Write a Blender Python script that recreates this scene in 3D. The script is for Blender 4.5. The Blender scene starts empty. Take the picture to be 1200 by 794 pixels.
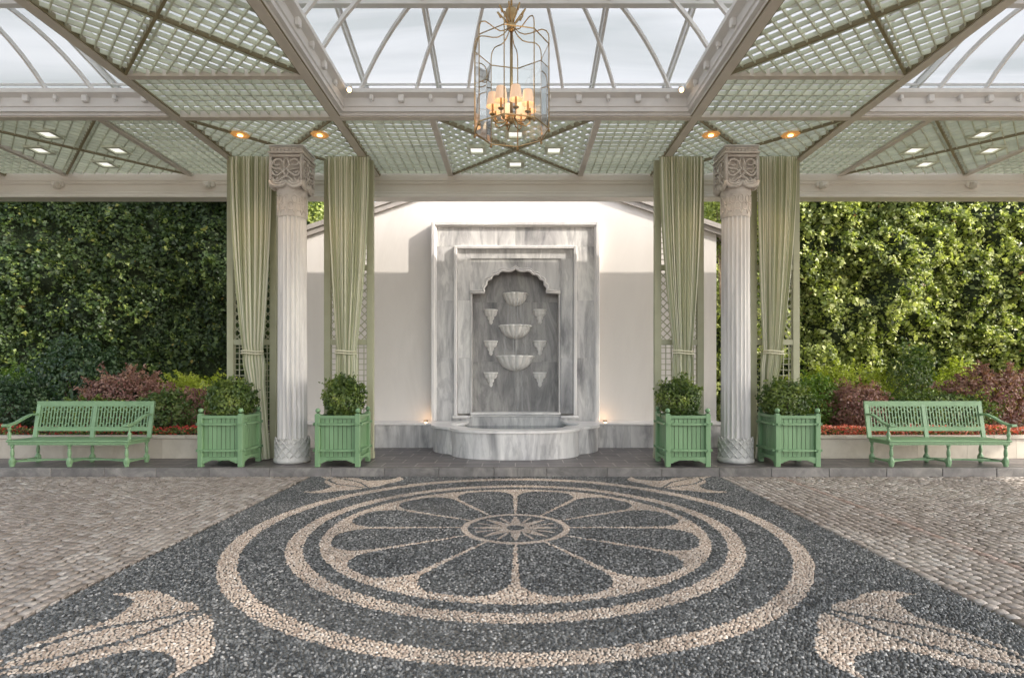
import bpy, math, random
import numpy as np
from mathutils import Vector, Matrix
random.seed(7); rng = np.random.default_rng(7)
PI = math.pi
scn = bpy.context.scene
# ---------------------------------------------------------------- camera
cd = bpy.data.cameras.new('camera'); cam = bpy.data.objects.new('camera', cd); scn.collection.objects.link(cam)
cam.location = (0, 0, 1.7); cam.rotation_euler = (math.radians(90), 0, 0)
cd.sensor_width = 36; cd.lens = 19.35; cd.shift_x = -0.0033; cd.shift_y = 0.0358; cd.clip_end = 2000; cd.clip_start = .05
scn.camera = cam
# ---------------------------------------------------------------- world and sun
SUN_DIR = Vector((-2.8, 1.0, -1.78)).normalized()
elev = math.asin(-SUN_DIR.z); azim = math.atan2(-SUN_DIR.x, -SUN_DIR.y)
w = bpy.data.worlds.new('World'); scn.world = w; w.use_nodes = True
nt = w.node_tree; nt.nodes.clear()
sky = nt.nodes.new('ShaderNodeTexSky'); sky.sky_type = 'NISHITA'; sky.sun_disc = False
sky.sun_elevation = elev; sky.sun_rotation = azim; sky.air_density = 1.0; sky.dust_density = 3.0; sky.ozone_density = 1.0
bg = nt.nodes.new('ShaderNodeBackground'); bg.inputs['Strength'].default_value = 0.15
wo = nt.nodes.new('ShaderNodeOutputWorld')
hs = nt.nodes.new('ShaderNodeHueSaturation'); hs.inputs['Saturation'].default_value = .45   # thin bright cloud
nt.links.new(sky.outputs[0], hs.inputs['Color']); nt.links.new(hs.outputs[0], bg.inputs[0]); nt.links.new(bg.outputs[0], wo.inputs[0])
sd = bpy.data.lights.new('sun', 'SUN'); sd.energy = 2.0; sd.angle = math.radians(0.5); sd.color = (1.0, .93, .84)
sun = bpy.data.objects.new('sun', sd); scn.collection.objects.link(sun)
sun.rotation_euler = SUN_DIR.to_track_quat('-Z', 'Y').to_euler(); sun.location = (20, -10, 20)
scn.view_settings.view_transform = 'Standard'; scn.view_settings.look = 'None'
scn.view_settings.exposure = 1.70; scn.view_settings.gamma = 1.0; scn.view_settings.use_curve_mapping = False
scn.render.engine = 'CYCLES'
scn.cycles.use_denoising = True
scn.cycles.max_bounces = 10; scn.cycles.diffuse_bounces = 5; scn.cycles.transmission_bounces = 8
scn.cycles.transparent_max_bounces = 16; scn.cycles.sample_clamp_indirect = 6
scn.cycles.caustics_reflective = False; scn.cycles.caustics_refractive = False

# ---------------------------------------------------------------- helpers
C = scn.collection
EYE = 1.7
def px(u, v, d):                       # photograph pixel (1200 wide) at depth d -> metres
    return ((u - 604) * d / 645.0, EYE - (v - 440) * d / 645.0)

class MB:
    def __init__(s): s.v = []; s.f = []; s.r = []; s.m = []; s.uv = None
    def add(s, vs, fs, r=None, m=0):
        o = len(s.v); s.v.extend([tuple(map(float, p)) for p in vs])
        if r is None: r = random.random()
        for f in fs: s.f.append(tuple(i + o for i in f)); s.r.append(r); s.m.append(m)
    def box(s, x0, x1, y0, y1, z0, z1, r=None, m=0, b=0.0):
        if b > 0:
            # chamfered box
            b = min(b, (x1-x0)*.45, (y1-y0)*.45, (z1-z0)*.45)
            vs = []; 
            for sx in (0, 1):
                for sy in (0, 1):
                    for sz in (0, 1):
                        X = (x0, x1)[sx]; Y = (y0, y1)[sy]; Z = (z0, z1)[sz]
                        dx = b if sx == 0 else -b; dy = b if sy == 0 else -b; dz = b if sz == 0 else -b
                        vs += [(X, Y+dy, Z+dz), (X+dx, Y, Z+dz), (X+dx, Y+dy, Z)]
            def I(sx, sy, sz, k): return (sx*4+sy*2+sz)*3+k
            fs = []
            for sx in (0, 1): fs.append([I(sx,0,0,0), I(sx,1,0,0), I(sx,1,1,0), I(sx,0,1,0)])
            for sy in (0, 1): fs.append([I(0,sy,0,1), I(1,sy,0,1), I(1,sy,1,1), I(0,sy,1,1)])
            for sz in (0, 1): fs.append([I(0,0,sz,2), I(1,0,sz,2), I(1,1,sz,2), I(0,1,sz,2)])
            for sy in (0, 1):
                for sz in (0, 1): fs.append([I(0,sy,sz,1), I(1,sy,sz,1), I(1,sy,sz,2), I(0,sy,sz,2)])
            for sx in (0, 1):
                for sz in (0, 1): fs.append([I(sx,0,sz,0), I(sx,1,sz,0), I(sx,1,sz,2), I(sx,0,sz,2)])
            for sx in (0, 1):
                for sy in (0, 1): fs.append([I(sx,sy,0,0), I(sx,sy,1,0), I(sx,sy,1,1), I(sx,sy,0,1)])
            for sx in (0, 1):
                for sy in (0, 1):
                    for sz in (0, 1): fs.append([I(sx,sy,sz,0), I(sx,sy,sz,1), I(sx,sy,sz,2)])
            s.add(vs, fs, r, m); return
        vs = [(x0,y0,z0),(x1,y0,z0),(x1,y1,z0),(x0,y1,z0),(x0,y0,z1),(x1,y0,z1),(x1,y1,z1),(x0,y1,z1)]
        s.add(vs, [(0,3,2,1),(4,5,6,7),(0,1,5,4),(1,2,6,5),(2,3,7,6),(3,0,4,7)], r, m)
    def bar(s, a, b, wd, ht, up=(0,0,1), r=None, m=0):     # rectangular bar from a to b
        a = Vector(a); b = Vector(b); d = (b-a).normalized(); up = Vector(up)
        sd_ = d.cross(up)
        if sd_.length < 1e-5: sd_ = d.cross(Vector((0,1,0)))
        sd_.normalize(); u = sd_.cross(d).normalized()
        vs = []
        for p in (a, b):
            for i, j in ((-1,-1),(1,-1),(1,1),(-1,1)): vs.append(p + sd_*(i*wd/2) + u*(j*ht/2))
        s.add(vs, [(0,1,2,3),(7,6,5,4),(0,4,5,1),(1,5,6,2),(2,6,7,3),(3,7,4,0)], r, m)
    def tube(s, pts, rad, n=8, r=None, m=0, flat=None):
        pts = [Vector(p) for p in pts]; k = len(pts)
        if not hasattr(rad, '__len__'): rad = [rad]*k
        vs = []; prev = None
        for i, p in enumerate(pts):
            d = (pts[min(i+1,k-1)] - pts[max(i-1,0)]).normalized()
            if prev is None:
                u = d.orthogonal().normalized() if flat is None else Vector(flat)
            else: u = prev
            u = (u - d*u.dot(d)); 
            if u.length < 1e-6: u = d.orthogonal()
            u.normalize(); prev = u; v2 = d.cross(u)
            for j in range(n):
                a = 2*PI*j/n; vs.append(p + (u*math.cos(a) + v2*math.sin(a))*rad[i])
        fs = []
        for i in range(k-1):
            for j in range(n):
                j2 = (j+1) % n; fs.append((i*n+j, i*n+j2, (i+1)*n+j2, (i+1)*n+j))
        fs.append(tuple(range(n))[::-1]); fs.append(tuple((k-1)*n+j for j in range(n)))
        s.add(vs, fs, r, m)
    def lathe(s, prof, n=20, c=(0,0,0), r=None, m=0, a0=0, a1=2*PI, fn=None):
        full = abs(a1-a0-2*PI) < 1e-6; k = n if full else n+1
        vs = []
        for (rr, z) in prof:
            for j in range(k):
                a = a0 + (a1-a0)*j/n; q = rr*(fn(a, z) if fn else 1)
                vs.append((c[0]+q*math.cos(a), c[1]+q*math.sin(a), c[2]+z))
        fs = []
        for i in range(len(prof)-1):
            for j in range(n):
                j2 = (j+1) % k; fs.append((i*k+j, i*k+j2, (i+1)*k+j2, (i+1)*k+j))
        if full:
            fs.append(tuple(range(k))[::-1]); fs.append(tuple((len(prof)-1)*k+j for j in range(k)))
        s.add(vs, fs, r, m)
    def prism(s, poly, z0, z1, axis='z', r=None, m=0):     # poly in the plane, extruded along axis
        n = len(poly)
        def P(p, t):
            if axis == 'z': return (p[0], p[1], t)
            if axis == 'y': return (p[0], t, p[1])
            return (t, p[0], p[1])
        vs = [P(p, z0) for p in poly] + [P(p, z1) for p in poly]
        fs = [tuple(range(n))[::-1], tuple(n+i for i in range(n))]
        for i in range(n): fs.append((i, (i+1) % n, n+(i+1) % n, n+i))
        s.add(vs, fs, r, m)
    def build(s, name, mats, parent=None, smooth=False, angle=None):
        me = bpy.data.meshes.new(name); me.from_pydata(s.v, [], s.f)
        if not isinstance(mats, (list, tuple)): mats = [mats]
        for m_ in mats: me.materials.append(m_)
        at = me.attributes.new('rnd', 'FLOAT', 'FACE'); at.data.foreach_set('value', s.r)
        me.polygons.foreach_set('material_index', s.m)
        if smooth: me.polygons.foreach_set('use_smooth', [True]*len(s.f))
        if s.uv:
            l = me.uv_layers.new(name='UVMap')
            for lp in me.loops: l.data[lp.index].uv = s.uv[lp.vertex_index]
        me.update()
        if smooth and angle: me.set_sharp_from_angle(angle=math.radians(angle))
        o = bpy.data.objects.new(name, me); C.objects.link(o)
        if parent: o.parent = parent
        return o

def np_mesh(name, V, F, mat_, rnd, tone=None, parent=None, smooth=False, mi=None):
    me = bpy.data.meshes.new(name); V = np.ascontiguousarray(V, dtype=np.float32); F = np.ascontiguousarray(F, dtype=np.int32)
    nf, k = F.shape
    me.vertices.add(len(V)); me.vertices.foreach_set('co', V.ravel())
    me.loops.add(nf*k); me.loops.foreach_set('vertex_index', F.ravel())
    me.polygons.add(nf); me.polygons.foreach_set('loop_start', np.arange(0, nf*k, k, dtype=np.int32))
    me.polygons.foreach_set('loop_total', np.full(nf, k, dtype=np.int32))
    if smooth: me.polygons.foreach_set('use_smooth', np.ones(nf, dtype=bool))
    for m_ in (mat_ if isinstance(mat_, list) else [mat_]): me.materials.append(m_)
    if mi is not None: me.polygons.foreach_set('material_index', mi.astype(np.int32))
    a = me.attributes.new('rnd', 'FLOAT', 'FACE'); a.data.foreach_set('value', np.asarray(rnd, dtype=np.float32))
    if tone is not None:
        a = me.attributes.new('tone', 'FLOAT', 'FACE'); a.data.foreach_set('value', np.asarray(tone, dtype=np.float32))
    me.update(calc_edges=True)
    o = bpy.data.objects.new(name, me); C.objects.link(o)
    if parent: o.parent = parent
    return o

def tag(o, label=None, cat=None, group=None, kind=None):
    if label: o['label'] = label
    if cat: o['category'] = cat
    if group: o['group'] = group
    if kind: o['kind'] = kind
    return o
def thing(name, label, cat, loc=(0,0,0), group=None):
    o = bpy.data.objects.new(name, None); C.objects.link(o); o.location = loc; o.empty_display_size = .1
    return tag(o, label, cat, group)
def copy_tree(o, parent=None):
    c = o.copy(); C.objects.link(c)
    if parent: c.parent = parent
    for ch in [x for x in CH(o)]: copy_tree(ch, c)
    return c
def CH(o): return [x for x in bpy.data.objects if x.parent == o]
def dup(o, loc, label, **kw):
    c = copy_tree(o); c.location = loc; c['label'] = label
    return c

# ---------------------------------------------------------------- materials
def ramp(nt, fac, stops):
    r = nt.nodes.new('ShaderNodeValToRGB'); e = r.color_ramp.elements
    while len(e) < len(stops): e.new(.5)
    for i, (p, c) in enumerate(stops): e[i].position = p; e[i].color = (*c, 1)
    nt.links.new(fac, r.inputs[0]); return r.outputs[0]
def new_mat(name):
    m = bpy.data.materials.new(name); m.use_nodes = True; nt = m.node_tree
    return m, nt, nt.nodes['Principled BSDF']
def coord(nt, scale=(1,1,1), rot=(0,0,0), offset_attr=0.0):
    tc = nt.nodes.new('ShaderNodeTexCoord'); mp = nt.nodes.new('ShaderNodeMapping')
    mp.inputs['Scale'].default_value = scale; mp.inputs['Rotation'].default_value = rot
    src = tc.outputs['Object']
    if offset_attr:
        at = nt.nodes.new('ShaderNodeAttribute'); at.attribute_name = 'rnd'
        mu = nt.nodes.new('ShaderNodeVectorMath'); mu.operation = 'SCALE'; mu.inputs[0].default_value = (1, .7, 1.3)
        sc_ = nt.nodes.new('ShaderNodeMath'); sc_.operation = 'MULTIPLY'; sc_.inputs[1].default_value = offset_attr
        nt.links.new(at.outputs['Fac'], sc_.inputs[0]); nt.links.new(sc_.outputs[0], mu.inputs['Scale'])
        ad = nt.nodes.new('ShaderNodeVectorMath'); ad.operation = 'ADD'
        nt.links.new(src, ad.inputs[0]); nt.links.new(mu.outputs[0], ad.inputs[1]); src = ad.outputs[0]
    nt.links.new(src, mp.inputs['Vector']); return mp.outputs[0]
def noise(nt, vec, scale, detail=4, dist=0, rough=.5):
    n = nt.nodes.new('ShaderNodeTexNoise'); n.inputs['Scale'].default_value = scale; n.inputs['Detail'].default_value = detail
    n.inputs['Distortion'].default_value = dist; n.inputs['Roughness'].default_value = rough
    if vec is not None: nt.links.new(vec, n.inputs['Vector'])
    return n.outputs['Fac']
def mixc(nt, fac, a, b, mode='MIX'):
    m = nt.nodes.new('ShaderNodeMix'); m.data_type = 'RGBA'; m.blend_type = mode
    if isinstance(fac, (int, float)): m.inputs[0].default_value = fac
    else: nt.links.new(fac, m.inputs[0])
    for i, c in ((6, a), (7, b)):
        if isinstance(c, tuple): m.inputs[i].default_value = (*c, 1)
        else: nt.links.new(c, m.inputs[i])
    return m.outputs[2]
def attr(nt, nm='rnd'):
    a = nt.nodes.new('ShaderNodeAttribute'); a.attribute_name = nm; return a.outputs['Fac']
def bump(nt, bs, h, strength=.3, dist=.01):
    b = nt.nodes.new('ShaderNodeBump'); b.inputs['Strength'].default_value = strength; b.inputs['Distance'].default_value = dist
    nt.links.new(h, b.inputs['Height']); nt.links.new(b.outputs[0], bs.inputs['Normal'])
def surf(name, c1, c2, scale=4, rough=.6, bstr=.2, bscale=40, bdist=.004, var=0.0, stretch=(1,1,1), metal=0.0, dirt=None):
    m, nt, bs = new_mat(name)
    v = coord(nt, stretch, offset_attr=7.0)
    f = noise(nt, v, scale, 6, .4, .6)
    col = ramp(nt, f, [(.32, c1), (.68, c2)])
    if dirt:
        f2 = noise(nt, v, scale*.35, 8, 1.2, .7)
        k = ramp(nt, f2, [(.5, (0,0,0)), (.72, (1,1,1))]); col = mixc(nt, k, col, dirt)
    if var:
        a = attr(nt); k = ramp(nt, a, [(0, (1-var,)*3), (1, (1+var*.6,)*3)]); col = mixc(nt, 1.0, col, k, 'MULTIPLY')
    nt.links.new(col, bs.inputs['Base Color'])
    bs.inputs['Roughness'].default_value = rough; bs.inputs['Metallic'].default_value = metal
    if bstr: bump(nt, bs, noise(nt, v, bscale, 5), bstr, bdist)
    return m
def marble(name, dark, mid, light, sc=1.0, vein=(1.25, 1.25, .30), rot=(0, math.radians(24), 0), rough=.32, vs=.80):
    m, nt, bs = new_mat(name)
    v = coord(nt, vein, rot, offset_attr=13.0)
    f = noise(nt, v, 1.6*sc, 8, .6, .58)
    col = ramp(nt, f, [(.30, dark), (.43, mid), (.52, light), (.58, mid), (.66, light)])
    f2 = noise(nt, coord(nt, (1.2, 1.2, .5), rot, 5.0), 1.1, 3, .3)
    k = ramp(nt, f2, [(.3, (.82,.81,.82)), (.7, (1.08,1.07,1.05))]); col = mixc(nt, 1.0, col, k, 'MULTIPLY')
    f3 = noise(nt, coord(nt, (vein[0]*1.3, vein[1]*1.3, vein[2]*1.5), (0, rot[1]*1.35, 0), 9.0), 1.3*sc, 6, .5, .6)
    k3 = ramp(nt, f3, [(.455, (1,1,1)), (.492, (vs,vs,vs*1.02)), (.505, (vs*1.03,)*3), (.56, (1,1,1))]); col = mixc(nt, 1.0, col, k3, 'MULTIPLY')
    nt.links.new(col, bs.inputs['Base Color']); bs.inputs['Roughness'].default_value = rough
    bump(nt, bs, noise(nt, coord(nt), 30, 5), .08, .003)
    return m
M = {}
M['plaster'] = surf('white_plaster', (.68,.64,.60), (.745,.705,.665), 1.1, .85, .3, 45, .004, stretch=(1,1,.35), dirt=(.60,.565,.525))
M['marble'] = marble('grey_veined_marble', (.25,.25,.255), (.58,.57,.56), (.75,.74,.72))
M['marble_dark'] = marble('dark_veined_marble', (.13,.13,.135), (.26,.255,.25), (.40,.39,.375))
M['marble_light'] = marble('pale_marble', (.66,.65,.63), (.76,.74,.72), (.82,.80,.78), vs=.93)
M['bowl'] = surf('white_carved_marble', (.74,.72,.69), (.86,.84,.81), 7, .35, .15, 50, .003)
M['marble_col'] = marble('weathered_column_marble', (.50,.49,.48), (.70,.68,.65), (.78,.76,.73), vein=(4,4,.25), rot=(0,0,0), rough=.5, vs=.95)
M['carved'] = surf('carved_stone', (.60,.56,.52), (.74,.70,.65), 6, .75, .4, 60, .004, dirt=(.40,.36,.33))
M['base_stone'] = surf('weathered_base_marble', (.45,.44,.42), (.66,.64,.60), 9, .6, .4, 50, .004, dirt=(.3,.29,.27))
M['green'] = surf('green_painted_wood', (.165,.290,.145), (.205,.34,.18), 3, .42, .15, 60, .002, var=.10, stretch=(1,1,.2), dirt=(.13,.23,.11))
M['green_bench'] = surf('bench_green_paint', (.19,.32,.17), (.23,.37,.205), 3, .4, .12, 60, .002, var=.06, dirt=(.155,.26,.135))
M['sage'] = surf('sage_painted_trellis', (.34,.34,.22), (.40,.40,.27), 2, .5, .1, 50, .002)
M['lattice'] = surf('pale_green_lattice_paint', (.60,.65,.52), (.70,.74,.61), 3, .5, .05, 60, .002, var=.14)
M['rib'] = surf('dark_olive_rib_paint', (.23,.20,.12), (.29,.26,.16), 3, .5, .05, 60, .002)
M['beam'] = surf('taupe_beam_paint', (.62,.585,.53), (.70,.665,.60), 2, .5, .05, 60, .002)
M['white_paint'] = surf('white_steel_paint', (.70,.70,.69), (.77,.77,.76), 2, .4, .03, 60, .002)
M['cornice'] = surf('cream_cornice_paint', (.70,.67,.61), (.76,.73,.67), 1, .5, .03, 60, .002)
M['kerb'] = surf('dark_kerb_stone', (.12,.112,.105), (.21,.195,.185), 5, .6, .3, 40, .004, var=.2, dirt=(.30,.28,.25))
M['limestone'] = surf('cream_limestone', (.50,.44,.36), (.60,.54,.45), 3, .7, .2, 50, .003, var=.12, dirt=(.42,.36,.29))
M['coping'] = surf('grey_coping_stone', (.33,.30,.27), (.45,.41,.37), 4, .7, .2, 40, .003)
M['soil'] = surf('dark_soil', (.03,.022,.015), (.07,.05,.035), 12, .95, .8, 40, .02)
M['brass'] = surf('aged_brass', (.34,.24,.12), (.48,.35,.19), 8, .3, .05, 60, .001, metal=1.0)
M['bark'] = surf('bark', (.10,.07,.05), (.20,.15,.11), 8, .9, .8, 25, .02, stretch=(1,1,.3))
M['dark_metal'] = surf('dark_bronze', (.06,.045,.03), (.10,.08,.05), 8, .4, .05, 60, .001, metal=.8)

# dark floor tiles
m, nt_, bs = new_mat('dark_slate_tiles'); M['tiles'] = m
bt = nt_.nodes.new('ShaderNodeTexBrick'); nt_.links.new(coord(nt_), bt.inputs['Vector'])
bt.inputs['Scale'].default_value = 1.0; bt.inputs['Brick Width'].default_value = .58; bt.inputs['Row Height'].default_value = .38
bt.inputs['Mortar Size'].default_value = .009; bt.offset = .5
bt.inputs['Color1'].default_value = (.085,.078,.082,1); bt.inputs['Color2'].default_value = (.135,.122,.122,1); bt.inputs['Mortar'].default_value = (.34,.31,.29,1)
f = noise(nt_, coord(nt_), 5, 6, .5); k = ramp(nt_, f, [(.3, (.75,.75,.77)), (.7, (1.3,1.25,1.22))])
nt_.links.new(mixc(nt_, 1.0, bt.outputs['Color'], k, 'MULTIPLY'), bs.inputs['Base Color']); bs.inputs['Roughness'].default_value = .38
bump(nt_, bs, bt.outputs['Fac'], -.3, .003)

# pebbles (rnd: shade, tone: 0 dark / 1 cream)
m, nt_, bs = new_mat('mosaic_pebbles'); M['pebble'] = m
dk = ramp(nt_, attr(nt_), [(0, (.014,.015,.016)), (.3, (.052,.056,.058)), (.6, (.135,.14,.14)), (.85, (.27,.27,.265)), (1, (.48,.475,.46))])
lt = ramp(nt_, attr(nt_), [(0, (.27,.20,.15)), (.4, (.47,.38,.305)), (.8, (.60,.52,.44)), (1, (.80,.75,.69))])
col = mixc(nt_, attr(nt_, 'tone'), dk, lt)
f = noise(nt_, coord(nt_), 0.9, 5, .6); k = ramp(nt_, f, [(.3, (.68,.69,.70)), (.7, (1.22,1.19,1.15))])
nt_.links.new(mixc(nt_, 1.0, col, k, 'MULTIPLY'), bs.inputs['Base Color']); bs.inputs['Roughness'].default_value = .30
# mortar bed between pebbles
M['mortar'] = surf('pebble_mortar', (.085,.08,.07), (.14,.13,.115), 3, .9, .5, 80, .004)
# setts
m, nt_, bs = new_mat('granite_setts'); M['sett'] = m
c0 = ramp(nt_, attr(nt_), [(0, (.20,.165,.135)), (.35, (.30,.262,.225)), (.7, (.37,.33,.29)), (1, (.46,.43,.39))])
f = noise(nt_, coord(nt_), 45, 5, .3, .7); k = ramp(nt_, f, [(.3, (.72,.72,.72)), (.7, (1.25,1.25,1.25))])
c1 = mixc(nt_, 1.0, c0, k, 'MULTIPLY')
f3 = noise(nt_, coord(nt_), .55, 4, .6); k3 = ramp(nt_, f3, [(.3, (.80,.76,.75)), (.7, (1.1,1.1,1.1))])
c2 = mixc(nt_, 1.0, c1, k3, 'MULTIPLY')
c2 = mixc(nt_, attr(nt_, 'tone'), c2, (.34,.20,.15))
nt_.links.new(c2, bs.inputs['Base Color']); bs.inputs['Roughness'].default_value = .62
bump(nt_, bs, noise(nt_, coord(nt_), 60, 4), .35, .004)
M['joint'] = surf('sandy_joint', (.05,.042,.03), (.12,.10,.075), 2, .95, .5, 60, .006, dirt=(.09,.09,.05))
# road beyond the modelled setts
m, nt_, bs = new_mat('far_setts'); M['far_setts'] = m
bt = nt_.nodes.new('ShaderNodeTexBrick'); nt_.links.new(coord(nt_), bt.inputs['Vector'])
bt.inputs['Scale'].default_value = 1.0; bt.inputs['Brick Width'].default_value = .11; bt.inputs['Row Height'].default_value = .1; bt.inputs['Mortar Size'].default_value = .008
bt.inputs['Color1'].default_value = (.24,.2,.17,1); bt.inputs['Color2'].default_value = (.36,.32,.28,1); bt.inputs['Mortar'].default_value = (.11,.09,.07,1)
nt_.links.new(bt.outputs['Color'], bs.inputs['Base Color']); bs.inputs['Roughness'].default_value = .8

def leafmat(name, stops, gloss=.42, trans=.3, tonec=None, amt=1.0):
    m, nt, bs = new_mat(name)
    col = ramp(nt, attr(nt), stops)
    if tonec: col = mixc(nt, attr(nt, 'tone'), col, tonec)
    nt.links.new(col, bs.inputs['Base Color']); bs.inputs['Roughness'].default_value = gloss
    tr = nt.nodes.new('ShaderNodeBsdfTranslucent'); mx = nt.nodes.new('ShaderNodeMixShader'); mx.inputs[0].default_value = trans
    tcol = mixc(nt, 1.0, col, (1.5,1.6,.7), 'MULTIPLY'); nt.links.new(tcol, tr.inputs[0])
    out = nt.nodes['Material Output']; nt.links.new(bs.outputs[0], mx.inputs[1]); nt.links.new(tr.outputs[0], mx.inputs[2]); nt.links.new(mx.outputs[0], out.inputs[0])
    return m
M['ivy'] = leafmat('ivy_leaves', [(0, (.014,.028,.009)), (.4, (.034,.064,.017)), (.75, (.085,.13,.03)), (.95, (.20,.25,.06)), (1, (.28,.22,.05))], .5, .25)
M['ivy_sun'] = leafmat('sunlit_climber_leaves', [(0, (.028,.042,.010)), (.33, (.11,.155,.032)), (.60, (.34,.39,.10)), (.97, (.64,.65,.32)), (1, (.30,.14,.05))], .5, .30)  # sunlit highlights and shadows mixed into the leaf colours
M['box'] = leafmat('box_leaves', [(0, (.024,.048,.014)), (.35, (.07,.12,.028)), (.7, (.21,.27,.06)), (1, (.52,.52,.14))], .4, .25)
M['lime'] = leafmat('lime_hedge_leaves', [(0, (.14,.18,.02)), (.45, (.42,.48,.06)), (1, (.68,.70,.17))], .45, .3)
M['purple'] = leafmat('purple_leaves', [(0, (.08,.035,.03)), (.4, (.25,.12,.105)), (.75, (.44,.27,.21)), (1, (.38,.33,.15))], .45, .25)
M['deep'] = leafmat('deep_green_leaves', [(0, (.014,.035,.015)), (.45, (.045,.09,.04)), (.8, (.12,.18,.085)), (1, (.26,.32,.15))], .35, .2)
M['varie'] = leafmat('variegated_leaves', [(0, (.03,.07,.02)), (.5, (.10,.16,.04)), (.8, (.25,.28,.10)), (1, (.45,.42,.25))], .4, .25)
M['flower_red'] = leafmat('red_petals', [(0, (.30,.02,.015)), (.6, (.60,.06,.04)), (1, (.75,.22,.18))], .5, .3)
M['flower_pink'] = leafmat('pink_orange_petals', [(0, (.48,.06,.05)), (.4, (.72,.16,.09)), (.7, (.80,.34,.26)), (1, (.88,.62,.56))], .5, .3)

# frosted roof glass
m, nt_, bs = new_mat('frosted_roof_glass'); M['frost'] = m
tr = nt_.nodes.new('ShaderNodeBsdfTranslucent'); f = noise(nt_, coord(nt_, (.12,.9,1)), 1.0, 5, .6)
nt_.links.new(ramp(nt_, f, [(.35, (.25,.268,.275)), (.5, (.325,.338,.352)), (.68, (.37,.378,.388))]), tr.inputs[0])  # grey-blue sky tint and cloudy bands put into the glass colour
gl = nt_.nodes.new('ShaderNodeBsdfGlossy'); gl.inputs['Roughness'].default_value = .25; gl.inputs[0].default_value = (.8,.8,.8,1)
mx = nt_.nodes.new('ShaderNodeMixShader'); mx.inputs[0].default_value = .06
nt_.links.new(tr.outputs[0], mx.inputs[1]); nt_.links.new(gl.outputs[0], mx.inputs[2]); nt_.links.new(mx.outputs[0], nt_.nodes['Material Output'].inputs[0])
# clear lantern glass
m, nt_, bs = new_mat('lantern_glass'); M['glass'] = m
tp = nt_.nodes.new('ShaderNodeBsdfTransparent'); tp.inputs[0].default_value = (.96,.98,.97,1)
gl = nt_.nodes.new('ShaderNodeBsdfGlossy'); gl.inputs['Roughness'].default_value = .02
fr = nt_.nodes.new('ShaderNodeFresnel'); fr.inputs[0].default_value = 1.45
mx = nt_.nodes.new('ShaderNodeMixShader'); nt_.links.new(fr.outputs[0], mx.inputs[0])
nt_.links.new(tp.outputs[0], mx.inputs[1]); nt_.links.new(gl.outputs[0], mx.inputs[2]); nt_.links.new(mx.outputs[0], nt_.nodes['Material Output'].inputs[0])
# water
m, nt_, bs = new_mat('basin_water'); M['water'] = m
bs.inputs['Base Color'].default_value = (.10,.12,.12,1); bs.inputs['Roughness'].default_value = .05; bs.inputs['IOR'].default_value = 1.33
bump(nt_, bs, noise(nt_, coord(nt_), 14, 2), .15, .01)
m, nt_, bs = new_mat('falling_water'); M['stream'] = m
bs.inputs['Base Color'].default_value = (.85,.88,.9,1); bs.inputs['Roughness'].default_value = .1; bs.inputs['Alpha'].default_value = .45
def emis(name, col, st, base=(.8,.8,.8)):
    m, nt, bs = new_mat(name); bs.inputs['Base Color'].default_value = (*base, 1)
    bs.inputs['Emission Color'].default_value = (*col, 1); bs.inputs['Emission Strength'].default_value = st
    return m
M['lamp_amber'] = emis('amber_lamp', (1.0,.62,.28), 2.2)
M['lamp_amber_soft'] = emis('amber_reflector', (1.0,.45,.12), .10, (.45,.28,.12))
M['lamp_white'] = emis('white_diffuser', (1.0,.98,.92), .28)
M['shade'] = emis('lit_lamp_shade', (1.0,.52,.27), .17, (.8,.7,.6))

# curtain fabric
m, nt_, bs = new_mat('striped_curtain_fabric'); M['curtain'] = m
uvn = nt_.nodes.new('ShaderNodeUVMap'); sp = nt_.nodes.new('ShaderNodeSeparateXYZ'); nt_.links.new(uvn.outputs[0], sp.inputs[0])
mu = nt_.nodes.new('ShaderNodeMath'); mu.operation = 'MULTIPLY'; mu.inputs[1].default_value = 17.0; nt_.links.new(sp.outputs[0], mu.inputs[0])
frn = nt_.nodes.new('ShaderNodeMath'); frn.operation = 'FRACT'; nt_.links.new(mu.outputs[0], frn.inputs[0])
rp = nt_.nodes.new('ShaderNodeValToRGB'); rp.color_ramp.interpolation = 'CONSTANT'; e = rp.color_ramp.elements
for p, c in ((0, (.50,.52,.34)), (.30, (.95,.93,.79)), (.52, (.55,.57,.39)), (.60, (.95,.93,.79)), (.78, (.50,.53,.35))):
    q = e[0] if p == 0 else (e[1] if p == .36 else e.new(p)); q.position = p; q.color = (*c, 1)
nt_.links.new(frn.outputs[0], rp.inputs[0])
nt_.links.new(rp.outputs[0], bs.inputs['Base Color']); bs.inputs['Roughness'].default_value = .8
bs.inputs['Sheen Weight'].default_value = .15
tr = nt_.nodes.new('ShaderNodeBsdfTranslucent'); nt_.links.new(rp.outputs[0], tr.inputs[0])
mx = nt_.nodes.new('ShaderNodeMixShader'); mx.inputs[0].default_value = .22
nt_.links.new(bs.outputs[0], mx.inputs[1]); nt_.links.new(tr.outputs[0], mx.inputs[2]); nt_.links.new(mx.outputs[0], nt_.nodes['Material Output'].inputs[0])

# ---------------------------------------------------------------- ground
g = MB(); g.add([(-300,-300,-.03),(300,-300,-.03),(300,300,-.03),(-300,300,-.03)], [(0,1,2,3)])
tag(g.build('ground', M['far_setts']), kind='structure')
KY = 9.30       # kerb line
PZ = .14        # pavement height
g = MB()
g.add([(-12.2,1.5,-.018),(12.2,1.5,-.018),(12.2,KY,-.018),(-12.2,KY,-.018)], [(0,1,2,3)])
tag(g.build('road', M['joint']), kind='structure')

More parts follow.
